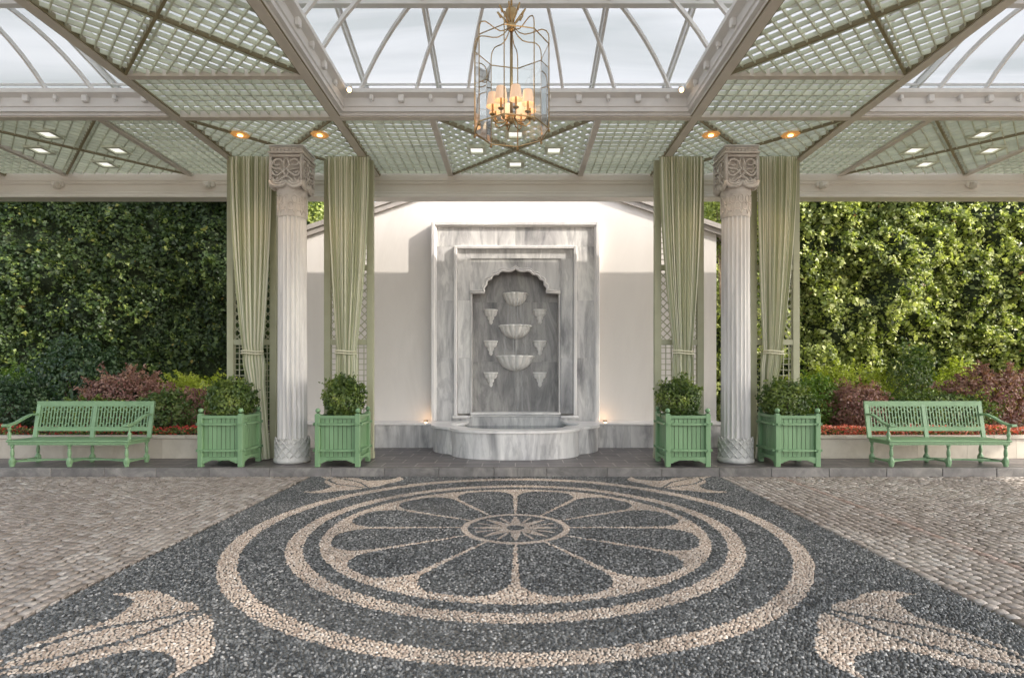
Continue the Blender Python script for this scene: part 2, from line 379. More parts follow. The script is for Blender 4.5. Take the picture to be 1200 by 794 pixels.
def vnoise(x, y, seed=0, n=64):
    r = np.random.default_rng(seed).random((n, n)); xi = np.floor(x).astype(int); yi = np.floor(y).astype(int)
    fx = x-xi; fy = y-yi; fx = fx*fx*(3-2*fx); fy = fy*fy*(3-2*fy)
    a = r[xi % n, yi % n]; b = r[(xi+1) % n, yi % n]; c = r[xi % n, (yi+1) % n]; d = r[(xi+1) % n, (yi+1) % n]
    return (a*(1-fx)+b*fx)*(1-fy)+(c*(1-fx)+d*fx)*fy
def fbm(x, y, seed=0, o=4):
    s = 0; a = 1; t = 0
    for i in range(o): s = s+a*vnoise(x*2**i, y*2**i, seed+i); t += a; a *= .5
    return s/t

# setts: rows that run away from the camera, jittered stones
def setts(name, x0, x1, y0, y1, red=None):
    cx, cy, sx, sy, tn = [], [], [], [], []
    x = x0
    while x < x1-.02:
        wd = min(random.uniform(.085, .103), x1-x); y = y0 + random.uniform(-.1, 0)
        isred = red is not None and red-.06 < x+wd/2 < red+.06
        while y < y1-.01:
            ln = random.uniform(.08, .115); ln2 = min(ln, y1-y)
            if ln2 > .04:
                cx.append(x+wd/2); cy.append(y+ln2/2); sx.append(wd/2-random.uniform(.005,.013)); sy.append(ln2/2-random.uniform(.005,.014))
                tn.append(random.uniform(.15, .5) if isred else 0)
            y += ln
        x += wd
    cx, cy, sx, sy, tn = map(np.array, (cx, cy, sx, sy, tn)); n = len(cx)
    wob = (fbm(cx*1.3+50, cy*1.3+50, 3)-.5)*.05; cx = cx + wob
    sgn = np.array([(-1,-1),(1,-1),(1,1),(-1,1)])
    h = rng.normal(0, .002, n) + (fbm(cx+50, cy+50, 9)-.5)*.012; tilt = rng.normal(0, .035, (n,2))
    V = np.zeros((n, 13, 3)); jit = rng.normal(0, .006, (n,4,2))
    for lv, (k, z) in enumerate(((1.0, -.03), (.965, -.003), (.86, .002))):
        for c in range(4):
            dx = sgn[c,0]*sx*k + jit[:,c,0]*k; dy = sgn[c,1]*sy*k + jit[:,c,1]*k
            V[:, lv*4+c, 0] = cx+dx; V[:, lv*4+c, 1] = cy+dy; V[:, lv*4+c, 2] = z+h+(dx*tilt[:,0]+dy*tilt[:,1] if lv else 0)
    V = V[:, :12]
    f = []
    for lv in (0, 1):
        for c in range(4): f.append([lv*4+c, lv*4+(c+1)%4, lv*4+4+(c+1)%4, lv*4+4+c])
    f.append([8,9,10,11]); f = np.array(f)
    F = (f[None] + (np.arange(n)*12)[:,None,None]).reshape(-1,4)
    rv = np.clip(rng.beta(2.2,2.2,n),0,1)
    o = np_mesh(name, V.reshape(-1,3), F, M['sett'], np.repeat(rv, 9), np.repeat(tn, 9), smooth=False)
    return tag(o, kind='structure')
setts('road_setts', -12.0, -3.46, 2.2, KY-.01)
setts('road_setts', 3.46, 12.0, 2.2, KY-.01, red=4.5)

# pebble mosaic
CY = 6.17
def inpoly(x, y, poly):
    ins = np.zeros(len(x), bool); n = len(poly)
    for i in range(n):
        x1, y1 = poly[i]; x2, y2 = poly[(i+1) % n]
        if y1 == y2: continue
        c = ((y1 > y) != (y2 > y)) & (x < (x2-x1)*(y-y1)/(y2-y1)+x1); ins ^= c
    return ins
def gpx(u, v):          # ground point under a zoomed pixel of the near left motif
    U = u/4.286; V_ = 680+v/4.286; d = 1096.5/(V_-440); return ((U-604)*d/645, d)
mot = [(0,395),(130,330),(300,265),(430,230),(560,190),(630,150),(680,100),(640,80),(560,68),(640,60),(720,48),(800,52),(860,75),(890,98),(960,105),(1000,125),(1010,152),(1060,170),(1080,210),(1060,250),(1080,290),(1085,340),(1060,390),(990,430),(900,470),(800,520),(860,470),(885,430),(885,390),(850,365),(750,350),(650,350),(540,375),(430,405),(370,430),(200,462),(0,470)]
motif = [gpx(*p) for p in mot] + [(-3.3, 3.04)]
veins = [[gpx(*p) for p in l] for l in ([(0,420),(100,362),(300,298),(500,240),(800,188),(1000,150)], [(0,450),(200,408),(350,370),(650,295),(900,205),(1020,158)])]
def segdist(x, y, a, b):
    ax, ay = a; bx, by = b; dx, dy = bx-ax, by-ay; t = np.clip(((x-ax)*dx+(y-ay)*dy)/(dx*dx+dy*dy), 0, 1)
    return np.hypot(x-ax-t*dx, y-ay-t*dy)
def cream(x, y):
    X = x; Y = y-CY; r = np.hypot(X, Y); ph = np.arctan2(X, Y); o = np.zeros(len(x), bool)
    o |= (r > 2.78) & (r < 2.95); o |= (r > 2.225) & (r < 2.385)
    a = np.abs(((ph/(PI/6)) % 1)-.5)*(PI/6)            # angle from the petal axis, 0..15 deg
    d1 = r*np.sin(np.maximum(PI/12-a, 0)) - (.013+.026*np.clip((r-.6)/1.2,0,1)); d2 = 1.96-r; rc = .37
    pa, pb = rc-d1, rc-d2
    petal = (d1 > 0) & (d2 > 0) & ~((pa > 0) & (pb > 0) & (pa*pa+pb*pb > rc*rc))
    o |= (r < 2.07) & (r > .60) & ~petal
    o |= (r > .535) & (r <= .605)
    s = np.abs(np.sin(ph*4))**1.0
    star = r < .17+.30*(1-s)**1.0; o |= star & (r > .10)
    b = np.abs(((ph/(PI/8)+.5) % 1)-.5)*(PI/8)
    o |= (r*np.sin(b) < .016) & (r < .47) & (r > .2)
    # corner tulips, mirrored to all four corners
    for sx in (1, -1):
        for sy in (1, -1):
            xx = x*sx; yy = CY+(y-CY)*sy; q = inpoly(xx, yy, motif)
            for vn in veins:
                for i in range(len(vn)-1): q &= segdist(xx, yy, vn[i], vn[i+1]) > .023
            o |= q & (r > 3.0)
    return o
sp_ = .0235
xs = np.arange(-3.42, 3.42, sp_); ys = np.arange(2.3, KY-.015, sp_*.87)
X, Y = np.meshgrid(xs, ys); X = X + (np.arange(len(ys)) % 2)[:,None]*sp_/2; X = X.ravel(); Y = Y.ravel()
X = X+rng.normal(0, sp_*.22, len(X)); Y = Y+rng.normal(0, sp_*.22, len(Y)); PS = np.full(len(X), sp_)
kp = np.hypot(X, Y-CY) > .63; X, Y, PS = X[kp], Y[kp], PS[kp]          # finer stones inside the hub medallion
s2 = .0165; hx, hy = np.meshgrid(np.arange(-.64, .64, s2), np.arange(-.64, .64, s2*.87)); hx = hx+(np.arange(len(hx)) % 2)[:,None]*s2/2
hx = hx.ravel()+rng.normal(0, s2*.16, hx.size); hy = hy.ravel()+rng.normal(0, s2*.16, hy.size); kp = np.hypot(hx, hy) <= .635
X = np.concatenate([X, hx[kp]]); Y = np.concatenate([Y, CY+hy[kp]]); PS = np.concatenate([PS, np.full(kp.sum(), s2)]); n = len(X)
tone = cream(X, Y).astype(float)
ra = PS*.56*rng.uniform(.85, 1.15, n); rb = ra*rng.uniform(.66, .98, n); th = rng.uniform(0, PI, n) 
hh = rng.uniform(.006, .012, n)*(PS/sp_)**.6; tl = rng.normal(0, .22, (n, 2)); zb = (fbm(X+40, Y+40, 5)-.5)*.012
V = np.zeros((n, 11, 3)); K = 5
for lv, (k, z) in enumerate(((1.0, 0), (.72, .68))):
    for j in range(K):
        a = 2*PI*j/K+rng.uniform(-.25,.25,n); lx = np.cos(a)*ra*k; ly = np.sin(a)*rb*k
        dx = lx*np.cos(th)-ly*np.sin(th); dy = lx*np.sin(th)+ly*np.cos(th)
        V[:, lv*K+j, 0] = X+dx; V[:, lv*K+j, 1] = Y+dy; V[:, lv*K+j, 2] = zb+z*hh+(dx*tl[:,0]+dy*tl[:,1])*lv-.004
V[:, 10, 0] = X; V[:, 10, 1] = Y; V[:, 10, 2] = zb+hh-.004
f = []
for j in range(K): j2 = (j+1) % K; f += [[j, j2, K+j2], [j, K+j2, K+j], [K+j, K+j2, 10]]
f = np.array(f); F = (f[None]+(np.arange(n)*11)[:,None,None]).reshape(-1,3)
rv = np.clip(rng.beta(1.8, 2.0, n), 0, 1)
tag(np_mesh('pebble_mosaic_pavement', V.reshape(-1,3), F, M['pebble'], np.repeat(rv, 15), np.repeat(tone, 15), smooth=True), kind='structure')
g = MB(); g.box(-3.44, 3.44, 2.2, KY-.005, -.016, -.0045); tag(g.build('mosaic_bed', M['mortar']), kind='structure')

# kerb and raised pavement
g = MB(); x = -22.0
while x < 22: 
    L = random.uniform(.85, 1.05); g.box(x+.002, x+L-.002, KY, KY+.13, -.02, PZ, b=.008); x += L
tag(g.build('kerb', M['kerb']), kind='structure')
g = MB(); g.add([(-22,KY+.128,PZ-.004),(22,KY+.128,PZ-.004),(22,20,PZ-.004),(-22,20,PZ-.004)], [(0,1,2,3)])
tag(g.build('pavement', M['tiles']), kind='structure')
g = MB(); g.add([(-22,10.5,.45),(-4.9,10.5,.45),(-4.9,15,.55),(-22,15,.55)], [(0,1,2,3)]); g.add([(4.9,10.5,.45),(22,10.5,.45),(22,15,.55),(4.9,15,.55)], [(0,1,2,3)])
tag(g.build('soil', M['soil']), kind='structure')

# ---------------------------------------------------------------- gabled wall behind the fountain
WY = 12.6
def gz(x): return EYE + 4.87 - .335*abs(x)
t = thing('gabled_garden_wall', 'white plastered gabled wall standing behind the marble fountain', 'wall', (0, WY, 0))
b = MB()
for sgn in (-1, 1):
    xa, xb = (-4.9, -1.02) if sgn < 0 else (1.02, 4.6)
    b.prism([(xa, 0), (xb, 0), (xb, gz(xb)), (xa, gz(xa))], 0, .9, 'y')
b.prism([(-1.02, 4.4), (1.02, 4.4), (1.02, gz(1.02)), (0, gz(0)), (-1.02, gz(1.02))], 0, .9, 'y')
b.box(-1.02, 1.02, .30, .9, 0, 4.4)
b.build('wall', M['plaster'], t)
for sgn in (-1, 1):
    b = MB(); xe = 4.95 if sgn > 0 else -5.2
    for (dy0, dy1, dz0, dz1) in ((-.11, 1.1, .02, .13), (-.07, 1.0, -.10, .018)):
        b.prism([(0, gz(0)+dz0), (xe, gz(xe)+dz0), (xe, gz(xe)+dz1), (0, gz(0)+dz1)], dy0, dy1, 'y')
    b.build('coping', M['coping'], t)
    # marble plinth
    b = MB(); xa = 1.36 if sgn > 0 else -4.72; L = 0
    ends = [1.74, 2.5, 3.3, 4.1, 4.6] if sgn > 0 else [1.74, 2.5, 3.3, 4.1, 4.9]
    for i in range(4):
        a, c = sgn*ends[i], sgn*ends[i+1]; b.box(min(a,c)+.0015, max(a,c)-.0015, 11.9-WY, -.001, PZ, .63)
    b.build('plinth', M['marble'], t)
    b = MB(); a, c = sgn*1.76, sgn*ends[-1]; b.box(min(a,c), max(a,c), 11.86-WY, -.001, .63, .672, b=.008); b.build('plinth_cap', M['marble_light'], t)

# ---------------------------------------------------------------- wall fountain
fx = 0.0
F0 = thing('wall_fountain', 'grey marble wall fountain with lobed arch niche and curved basin', 'fountain', (0, 12.6, 0))
def ly(y): return y-12.6
b = MB()   # outer moulding frame
xo, zo = 1.90, 5.17
def frame(b, xa, za, wd, y0, y1, zb, bev=.012):
    b.box(-xa, -xa+wd, ly(y0), ly(y1), zb, za, b=bev); b.box(xa-wd, xa, ly(y0), ly(y1), zb, za, b=bev); b.box(-xa+wd-.004, xa-wd+.004, ly(y0)+.001, ly(y1), za-wd, za-.0005, b=bev)
frame(b, 1.90, 5.17, .085, 12.40, 12.61, .67); frame(b, 1.835, 5.105, .05, 12.425, 12.61, .67)
b.build('outer_moulding', M['marble_light'], F0)
b = MB()   # outer band slabs
for sgn in (-1, 1):
    for z0, z1 in ((.67, 2.1), (2.1, 3.4), (3.4, 4.62)):
        a, c = sgn*1.37, sgn*1.80; b.box(min(a,c), max(a,c), ly(12.47), ly(12.61), z0+.001, z1-.001)
b.box(-1.80, -.002, ly(12.47), ly(12.61), 4.622, 5.09); b.box(.002, 1.80, ly(12.47), ly(12.61), 4.622, 5.09)
b.build('outer_slab_band', M['marble'], F0)
b = MB(); frame(b, 1.385, 4.63, .075, 12.385, 12.60, .80); b.build('inner_moulding', M['marble_light'], F0)
b = MB()   # inner band slabs
for sgn in (-1, 1):
    for z0, z1 in ((.845, 2.1), (2.1, 3.4), (3.4, 4.35)):
        a, c = sgn*1.03, sgn*1.30; b.box(min(a,c), max(a,c), ly(12.45), ly(12.61), z0+.001, z1-.001)
b.box(-1.30, 1.30, ly(12.45), ly(12.61), 4.352, 4.56)
b.build('inner_slab_band', M['marble'], F0)
# niche back and sides
b = MB()
for x0, x1, z0, z1 in ((-1.0,0,2.02,3.4), (0,1.0,2.02,3.4), (-1.0,1.0,3.4,4.2), (-1.0,0,.40,2.02), (0,1.0,.40,2.02)):
    b.box(x0+.001, x1-.001, ly(12.80), ly(12.88), z0+.001, z1-.001)
b.build('niche_back', M['marble_dark'], F0)
for sgn in (-1, 1):
    b = MB(); a, c = sgn*.985, sgn*1.02; b.box(min(a,c), max(a,c), ly(12.46), ly(12.80), .4, 3.7); b.build('niche_side', M['marble'], F0)
# lobed arch panel
cusp = [(.70, 3.60)]
K = 5
for i in range(1, K+1):
    th = (PI/2)*i/K; cusp.append((.70*math.cos(th)**1.05, 3.60+.50*math.sin(th)**.95))
cusp[-1] = (0, 4.15)
def arc(p, q, bulge, n=7):
    p = Vector(p); q = Vector(q); d = q-p; nr = Vector((d.y, -d.x)).normalized(); 
    if nr.dot(Vector((p.x+q.x, 1.0))) < 0: nr = -nr
    return [p+d*(i/n)+nr*(bulge*math.sin(PI*i/n)) for i in range(n)]
half = []
for i in range(K): half += arc(cusp[i], cusp[i+1], .045 if i < K-1 else -.03)
half.append(Vector(cusp[-1]))
curve = [(p.x, p.y) for p in half]; full = curve + [(-x, z) for x, z in curve[::-1][1:]]    # right to left
b = MB()
b.prism([(1.03, 3.60), (1.03, 4.35), (-1.03, 4.35), (-1.03, 3.60)] + full[::-1], ly(12.475), ly(12.60), 'y')
b.build('arch_panel', M['marble'], F0)
b = MB(); b.tube([(1.02, ly(12.465), 3.575)] + [(x, ly(12.465), z-.012) for x, z in full] + [(-1.02, ly(12.465), 3.575)], .030, 8, flat=(0,1,0))
b.tube([(1.02, ly(12.455), 3.615)] + [(x*1.03, ly(12.462), z+.035) for x, z in full] + [(-1.02, ly(12.455), 3.615)], .016, 6, flat=(0,1,0))
b.build('arch_moulding', M['marble_light'], F0, smooth=True)
b = MB()
b.box(-1.02, 1.02, ly(12.38), ly(12.80), .82, .87, b=.01); b.box(-1.02, 1.02, ly(12.41), ly(12.80), .775, .818, b=.008)
for sgn in (-1, 1):
    a, c = sgn*1.022, sgn*1.42; b.box(min(a,c), max(a,c), ly(12.36), ly(12.60), .745, .80, b=.01); 
b.build('ledge', M['marble_light'], F0)
b = MB(); b.box(-1.0, 1.0, ly(12.44), ly(12.79), .2, .774)
for sgn in (-1, 1): a, c = sgn*1.002, sgn*1.38; b.box(min(a,c), max(a,c), ly(12.42), ly(12.60), .2, .744)
b.build('lower_slab', M['marble'], F0)
# bowls
def bowl(R, H, zr):
    b = MB(); prof = [(.06*R, 0), (.35*R, .06*H), (.68*R, .26*H), (.90*R, .58*H), (.97*R, .80*H), (1.02*R, .88*H), (1.08*R, .93*H), (1.08*R, H), (.94*R, H), (.85*R, .8*H), (.4*R, .5*H), (.02, .45*H)]
    fn = lambda a, z: 1+ (.12 if z > .1*H else .03)*(abs(math.cos(a*7))-.6)
    b.lathe(prof, 96, (0, 0, 0), a0=PI, a1=2*PI, fn=fn); 
    o = b.build('bowl', M['bowl'], F0, smooth=True); o.location = (0, ly(12.798), zr-H)
    return o
bowl(.27, .29, 3.60); bowl(.345, .31, 2.86); bowl(.395, .355, 2.16)
def cup(x, zr):
    b = MB(); R = .15; prof = [(.012,0),(.03,.02),(.045,.05),(.04,.09),(.06,.12),(.075,.15),(.07,.18),(.12,.21),(.14,.26),(.142,.30),(.165,.315),(.165,.345),(.13,.345),(.1,.30)]
    b.lathe(prof, 48, a0=PI, a1=2*PI, fn=lambda a, z: 1+.13*(abs(math.cos(a*5))-.6) if z < .31 else 1.0)
    o = b.build('cup', M['bowl'], F0, smooth=True); o.location = (x, ly(12.798), zr-.345)
for z_ in (3.23, 2.51, 1.78):
    cup(-.57, z_); cup(.57, z_)
b = MB()
def trickle(x, y, z0, z1, r=.004):
    pts = [(x+random.uniform(-.004,.004), y+random.uniform(-.003,.003), z0+(z1-z0)*i/8) for i in range(9)]
    b.tube(pts, [r*random.uniform(.5,1.3) for _ in pts], 6)
for a in (-.17,-.10,-.03,.05,.12,.18): trickle(a, ly(12.55)+abs(a)*.25, 3.58, 2.80)
for a in (-.05,.02,.22,-.24): trickle(a, ly(12.47)+abs(a)*.2, 2.84, 2.12)
for a in (-.03,.06,.15): trickle(a, ly(12.42)+abs(a)*.2, 2.14, .57, .003)
b.build('water_stream', M['stream'], F0, smooth=True)
# basin
hp = [(1.74,11.90),(1.735,11.55),(1.68,11.32),(1.58,11.14),(1.45,11.02),(1.33,10.95),(1.285,10.93),(1.28,10.84)]
for i in range(0, 11):
    th = i/10; hp.append((1.25*math.cos(th*PI/2)**.85 if th < 1 else 0, 10.84-.68*math.sin(th*PI/2)**1.05))
pl = hp + [(-x, y) for x, y in hp[::-1][1:]]
def scale_in(p, k):
    return (p[0]*(1-k/1.74*1.05), 11.9-(11.9-p[1])*(1-k/1.74) if p[1] < 11.85 else p[1])
inn = [scale_in(p, .30) for p in pl]
def ringwall(b, outer, inner, z0, z1):
    n = len(outer)
    for i in range(n-1):
        o0, o1, i0, i1 = outer[i], outer[i+1], inner[i], inner[i+1]
        vs = [(o0[0],ly(o0[1]),z0),(o1[0],ly(o1[1]),z0),(o1[0],ly(o1[1]),z1),(o0[0],ly(o0[1]),z1),(i0[0],ly(i0[1]),z0),(i1[0],ly(i1[1]),z0),(i1[0],ly(i1[1]),z1),(i0[0],ly(i0[1]),z1)]
        b.add(vs, [(0,1,2,3),(5,4,7,6),(3,2,6,7),(0,4,5,1)], .1+.8*(int((i*7)/n)/7.0))
b = MB(); ringwall(b, pl, inn, PZ, .632)
b.build('basin_wall', M['marble'], F0)
out2 = [(p[0]*1.022, 11.9-(11.9-p[1])*1.022) for p in pl]; inn2 = [scale_in(p, .36) for p in pl]
out2[0] = (1.775, 12.40); out2.insert(1, (1.775, 11.86)); inn2[0] = (1.05, 12.40); inn2.insert(1, (1.10, 11.9)); out2[-1] = (-1.775, 12.40); out2.insert(-1, (-1.775, 11.86)); inn2[-1] = (-1.05, 12.40); inn2.insert(-1, (-1.10, 11.9))
b = MB(); ringwall(b, out2, inn2, .633, .680)
b.build('basin_rim', M['marble_light'], F0)
b = MB(); b.prism([(p[0], ly(p[1])) for p in inn] + [(-1.1, ly(12.44)), (1.1, ly(12.44))], .30, .57); b.build('water', M['water'], F0)
# two small recessed uplights beside the frame
for sx in (-1, 1):
    side = 'left' if sx < 0 else 'right'
    u = thing('wall_uplight', f'small amber glowing uplight on the plinth cap {side} of the fountain frame', 'uplight', (sx*2.02, 12.42, .673), 'uplights beside the fountain')
    b = MB(); b.lathe([(.05,0),(.05,.02),(.04,.025),(.038,.012)], 16); b.build('housing', M['dark_metal'], u, smooth=False)
    b = MB(); b.lathe([(.0365,.004),(.0365,.010)], 16); b.build('lens', M['lamp_amber'], u)
    ld = bpy.data.lights.new('uplight_glow', 'POINT'); ld.energy = .30; ld.color = (1, .6, .3); ld.shadow_soft_size = .03
    lo = bpy.data.objects.new('uplight_glow', ld); C.objects.link(lo); lo.parent = u; lo.location = (0, -.02, .06)

# ---------------------------------------------------------------- canopy
CH_ = EYE+4.10           # ceiling plane
CZ = CH_
can = thing('entrance_canopy', 'large glass roofed canopy with pale green lattice ceiling over the mosaic forecourt', 'canopy', (0, 0, 0))
XB = [2.85, 5.38, 10.52, 13.05]
b = MB()
zt = CZ+.09
BW = .13
for x in (-13.05,-10.52,-5.38,-2.85,2.85,5.38,10.52,13.05):
    b.box(x-BW/2, x+BW/2, -1.2, 11.3, CZ-.03, zt, r=.5); 
for x in (-9.22,-6.65,-1.33,1.33,6.65,9.22):
    b.box(x-.05, x+.05, 8.82, 11.3, CZ-.02, zt, r=.5)
b.build('long_beam', M['beam'], can)
b = MB()
b.box(-13.1, 20, 8.69, 8.81, CZ-.024, zt-.002, r=.5)
b.box(-13.1, 20, 3.79, 3.91, CZ-.024, zt-.002, r=.5)
for s in (-1, 1):
    for (xa, xb) in ((2.85, 5.38), (10.52, 13.05)):
        for y in (5.05, 7.55): b.box(min(s*xa,s*xb), max(s*xa,s*xb), y-.05, y+.05, CZ-.02, zt-.004, r=.5)
b.build('cross_beam', M['beam'], can)
# dark thin edge line strips alongside the long beams
b = MB()
for x in (-13.05,-10.52,-5.38,-2.85,2.85,5.38,10.52,13.05):
    for e_ in (-1, 1):
        if abs(x) > 13: continue
        xx = x+e_*(BW/2+.012); b.box(xx-.010, xx+.010, -1.2, 11.3, CZ-.012, CZ+.06, r=.5)
b.build('beam_edge', M['rib'], can)

def clip_line(p, d, x0, x1, y0, y1):
    t0, t1 = -1e9, 1e9
    for k, (lo, hi) in enumerate(((x0, x1), (y0, y1))):
        if abs(d[k]) < 1e-9:
            if not lo < p[k] < hi: return None
            continue
        a = (lo-p[k])/d[k]; c = (hi-p[k])/d[k]
        if a > c: a, c = c, a
        t0 = max(t0, a); t1 = min(t1, c)
    if t1-t0 < .05: return None
    return (p[0]+d[0]*t0, p[1]+d[1]*t0), (p[0]+d[0]*t1, p[1]+d[1]*t1)
SPC = .158
def lattice(x0, x1, y0, y1, diag):
    b = MB(); cx, cy = (x0+x1)/2, (y0+y1)/2; zc = CZ+.035
    dirs = ((1,1), (1,-1)) if diag else ((1,0), (0,1))
    for q, d in enumerate(dirs):
        L = math.hypot(*d); d = (d[0]/L, d[1]/L); nn = (-d[1], d[0])
        K = int(math.hypot(x1-x0, y1-y0)/SPC)+2
        for i in range(-K, K+1):
            o = (i+.5)*SPC; s_ = clip_line((cx+nn[0]*o, cy+nn[1]*o), d, x0, x1, y0, y1)
            if s_: b.bar((*s_[0], zc+q*.003+random.uniform(-.001,.001)), (*s_[1], zc+q*.003), .016, .055)
    b.build('lattice_panel', M['lattice'], can)
    if diag:
        b = MB()
        for i, (pa, pb) in enumerate((((x0,y0),(x1,y1)), ((x0,y1),(x1,y0)))):
            b.bar((*pa, CZ+.034-i*.003), (*pb, CZ+.034-i*.003), .034, .080)
        b.build('diagonal_rib', M['rib'], can)
def Lm(xa, xb, y0, y1, diag):
    e_ = BW/2
    lattice(xa+e_, xb-e_, y0+.05, y1-.05, diag)
for s in (-1, 1):
    for (xa, xb) in ((2.85, 5.38), (10.52, 13.05)):
        if s < 0: xa, xb = -xb, -xa
        for (y0, y1, dg) in ((1.3,3.85,True),(3.85,5.05,False),(5.05,7.55,True),(7.55,8.75,False),(8.75,11.28,True)): Lm(xa, xb, y0, y1, dg)
    for (xa, xb, dg) in ((1.33,2.85,False),(5.38,6.65,False),(6.65,9.22,True),(9.22,10.52,False)):
        if s < 0: xa, xb = -xb, -xa
        Lm(xa, xb, 8.75, 11.28, dg)
Lm(-1.33, 1.33, 8.75, 11.28, True)
# back cornice
def extrude_profile(b, prof, x0, x1):          # prof in (y,z)
    b.prism(prof, x0, x1, 'x')
b = MB()
z5 = EYE+3.63
extrude_profile(b, [(11.25,z5),(11.50,z5),(11.50,CZ+.12),(11.34,CZ+.12),(11.34,CZ+.02),(11.28,CZ+.02),(11.28,CZ-.10),(11.30,CZ-.12),(11.30,CZ-.16),(11.33,CZ-.18),(11.33,z5+.16),(11.29,z5+.13),(11.29,z5+.08),(11.22,z5+.06),(11.20,z5+.03),(11.20,z5)][::-1], -13.2, 20)
b.build('cornice', M['cornice'], can)
b = MB(); b.box(-13.2, 20, 11.40, 11.52, CZ+.121, CZ+.185); b.build('roof_shadow_edge', M['white_paint'], can)  # unseen strip added to set the roof's shadow line on the wall
for x in (-9.4,-6.3,6.3,9.38):
    b = MB(); b.box(x-.06, x+.06, 11.20, 11.33, z5+.20, z5+.33, b=.02); b.tube([(x,11.26,z5+.26),(x,11.16,z5+.22)], [.05,.03], 12); b.box(x-.13, x+.13, 11.28, 11.335, z5+.24, z5+.36, b=.02)
    b.build('cornice_bracket', M['cornice'], can)
# sloping glass roof
def rz(y): return EYE+4.25+.25*(11.6-y)
b = MB()
y0_, y1_ = -1.4, 11.50
b.add([(-13.2,y1_,rz(y1_)),(20,y1_,rz(y1_)),(20,3.2,rz(3.2)),(-13.2,3.2,rz(3.2))], [(0,1,2,3)]); b.add([(-13.2,3.2,rz(3.2)),(20,3.2,rz(3.2)),(20,y0_,rz(3.2)-1.0),(-13.2,y0_,rz(3.2)-1.0)], [(0,1,2,3)])
b.build('glass_roof', M['frost'], can)  # unseen ends shaped for light: long right end shades, left and front cut short
b = MB()
for x in [-13.05,-10.55,-9.25,-6.65,-5.4,-2.5,-1.28,1.28,2.5,5.4,6.65,9.25,10.55,13.05,15.5,18]:
    b.bar((x,11.5,rz(11.5)-.07),(x,3.2,rz(3.2)-.07), .035, .11); b.bar((x,11.5,rz(11.5)-.015),(x,3.2,rz(3.2)-.015), .09, .016)
b.build('rafter', M['white_paint'], can)
b = MB()
for y, w_ in ((9.25,.05),(7.6,.05),(5.4,.06)): b.box(-13.2, 20, y-w_, y+w_, rz(y)-.15, rz(y)-.05)
for y in (9.05, 9.45): b.box(-13.2, 20, y-.012, y+.012, rz(y)-.12, rz(y)-.09)
b.build('purlin', M['white_paint'], can)
# skylights
def rect_sweep(b, prof, x0, x1, y0, y1, r=.5):        # prof: (inset, z)
    for i in range(len(prof)-1):
        (a, za), (c, zc_) = prof[i], prof[i+1]
        A = [(x0+a,y0+a,za),(x1-a,y0+a,za),(x1-a,y1-a,za),(x0+a,y1-a,za)]; Bq = [(x0+c,y0+c,zc_),(x1-c,y0+c,zc_),(x1-c,y1-c,zc_),(x0+c,y1-c,zc_)]
        b.add(A+Bq, [(j,(j+1)%4,4+(j+1)%4,4+j) for j in range(4)], r)
for cx in (0, -7.95, 7.95):
    sk = bpy.data.objects.new('skylight', None); C.objects.link(sk); sk.parent = can
    hw = 2.85-.065 if cx == 0 else 2.57-.065
    x0, x1, y0, y1 = cx-hw, cx+hw, 3.85+.06, 8.75-.06
    b = MB()
    rect_sweep(b, [(0,CZ-.01),(.03,CZ-.01),(.03,CZ+.03),(.085,CZ+.03),(.085,CZ+.09),(.105,CZ+.10),(.105,CZ+.23),(.16,CZ+.25),(.20,CZ+.27),(.20,CZ+.33),(.06,CZ+.33),(.0,CZ+.2),(0,CZ-.01)], x0, x1, y0, y1)
    b.build('curb', M['white_paint'], sk)
    for k, xx in enumerate(np.arange(x0+.55, x1-.3, .46)):
        b = MB(); s_ = .045 if k % 2 else .028; b.box(xx-s_, xx+s_, y1-.17, y1-.10, CZ+.22-s_*1.6, CZ+.255, b=.01); b.tube([(xx,y1-.14,CZ+.2),(xx,y1-.15,CZ+.14)], [s_*.6,s_*.3], 8)
        b.build('curb_bracket', M['white_paint'], sk)
    for k, yy in enumerate(np.arange(y0+1.42, y1-.3, .46)):
        s_ = .045 if k % 2 else .028
        for xx, e_ in ((x0+.135, 1), (x1-.135, -1)):
            b = MB(); b.box(xx-.03, xx+.03, yy-s_, yy+s_, CZ+.22-s_*1.6, CZ+.255, b=.01); b.tube([(xx,yy,CZ+.2),(xx+e_*.02,yy,CZ+.14)], [s_*.6,s_*.3], 8)
            b.build('curb_bracket', M['white_paint'], sk)
    ac = (cx, 6.3); k2 = hw/2.785
    starts = []
    for o_ in (-2.42,-1.55,-.74,.74,1.55,2.42): starts += [(cx+o_*k2, y1-.13), (cx+o_*k2, y0+.13)]
    for o_ in (-2.25,-1.2,-.5,.5,1.2,2.25): 
        if abs(o_) < 2: starts += [(x0+.13, 6.3+o_), (x1-.13, 6.3+o_)]
    for (sx, sy) in starts:
        pts = []
        for i in range(15):
            t_ = i/14*.985; pts.append((sx+(ac[0]-sx)*t_, sy+(ac[1]-sy)*t_, CZ+.32+.92*(1-(1-t_)**3.3)))
        b = MB()
        for i in range(14): b.bar(pts[i], pts[i+1], .040, .055)
        b.build('dome_rib', M['white_paint'], sk)
    b = MB(); b.lathe([(.22,0),(.22,.08),(.12,.12)], 20, (ac[0],ac[1],CZ+1.23)); b.lathe([(.09,-.14),(.13,-.06),(.1,0)], 16, (ac[0],ac[1],CZ+1.23)); b.build('dome_boss', M['white_paint'], sk)

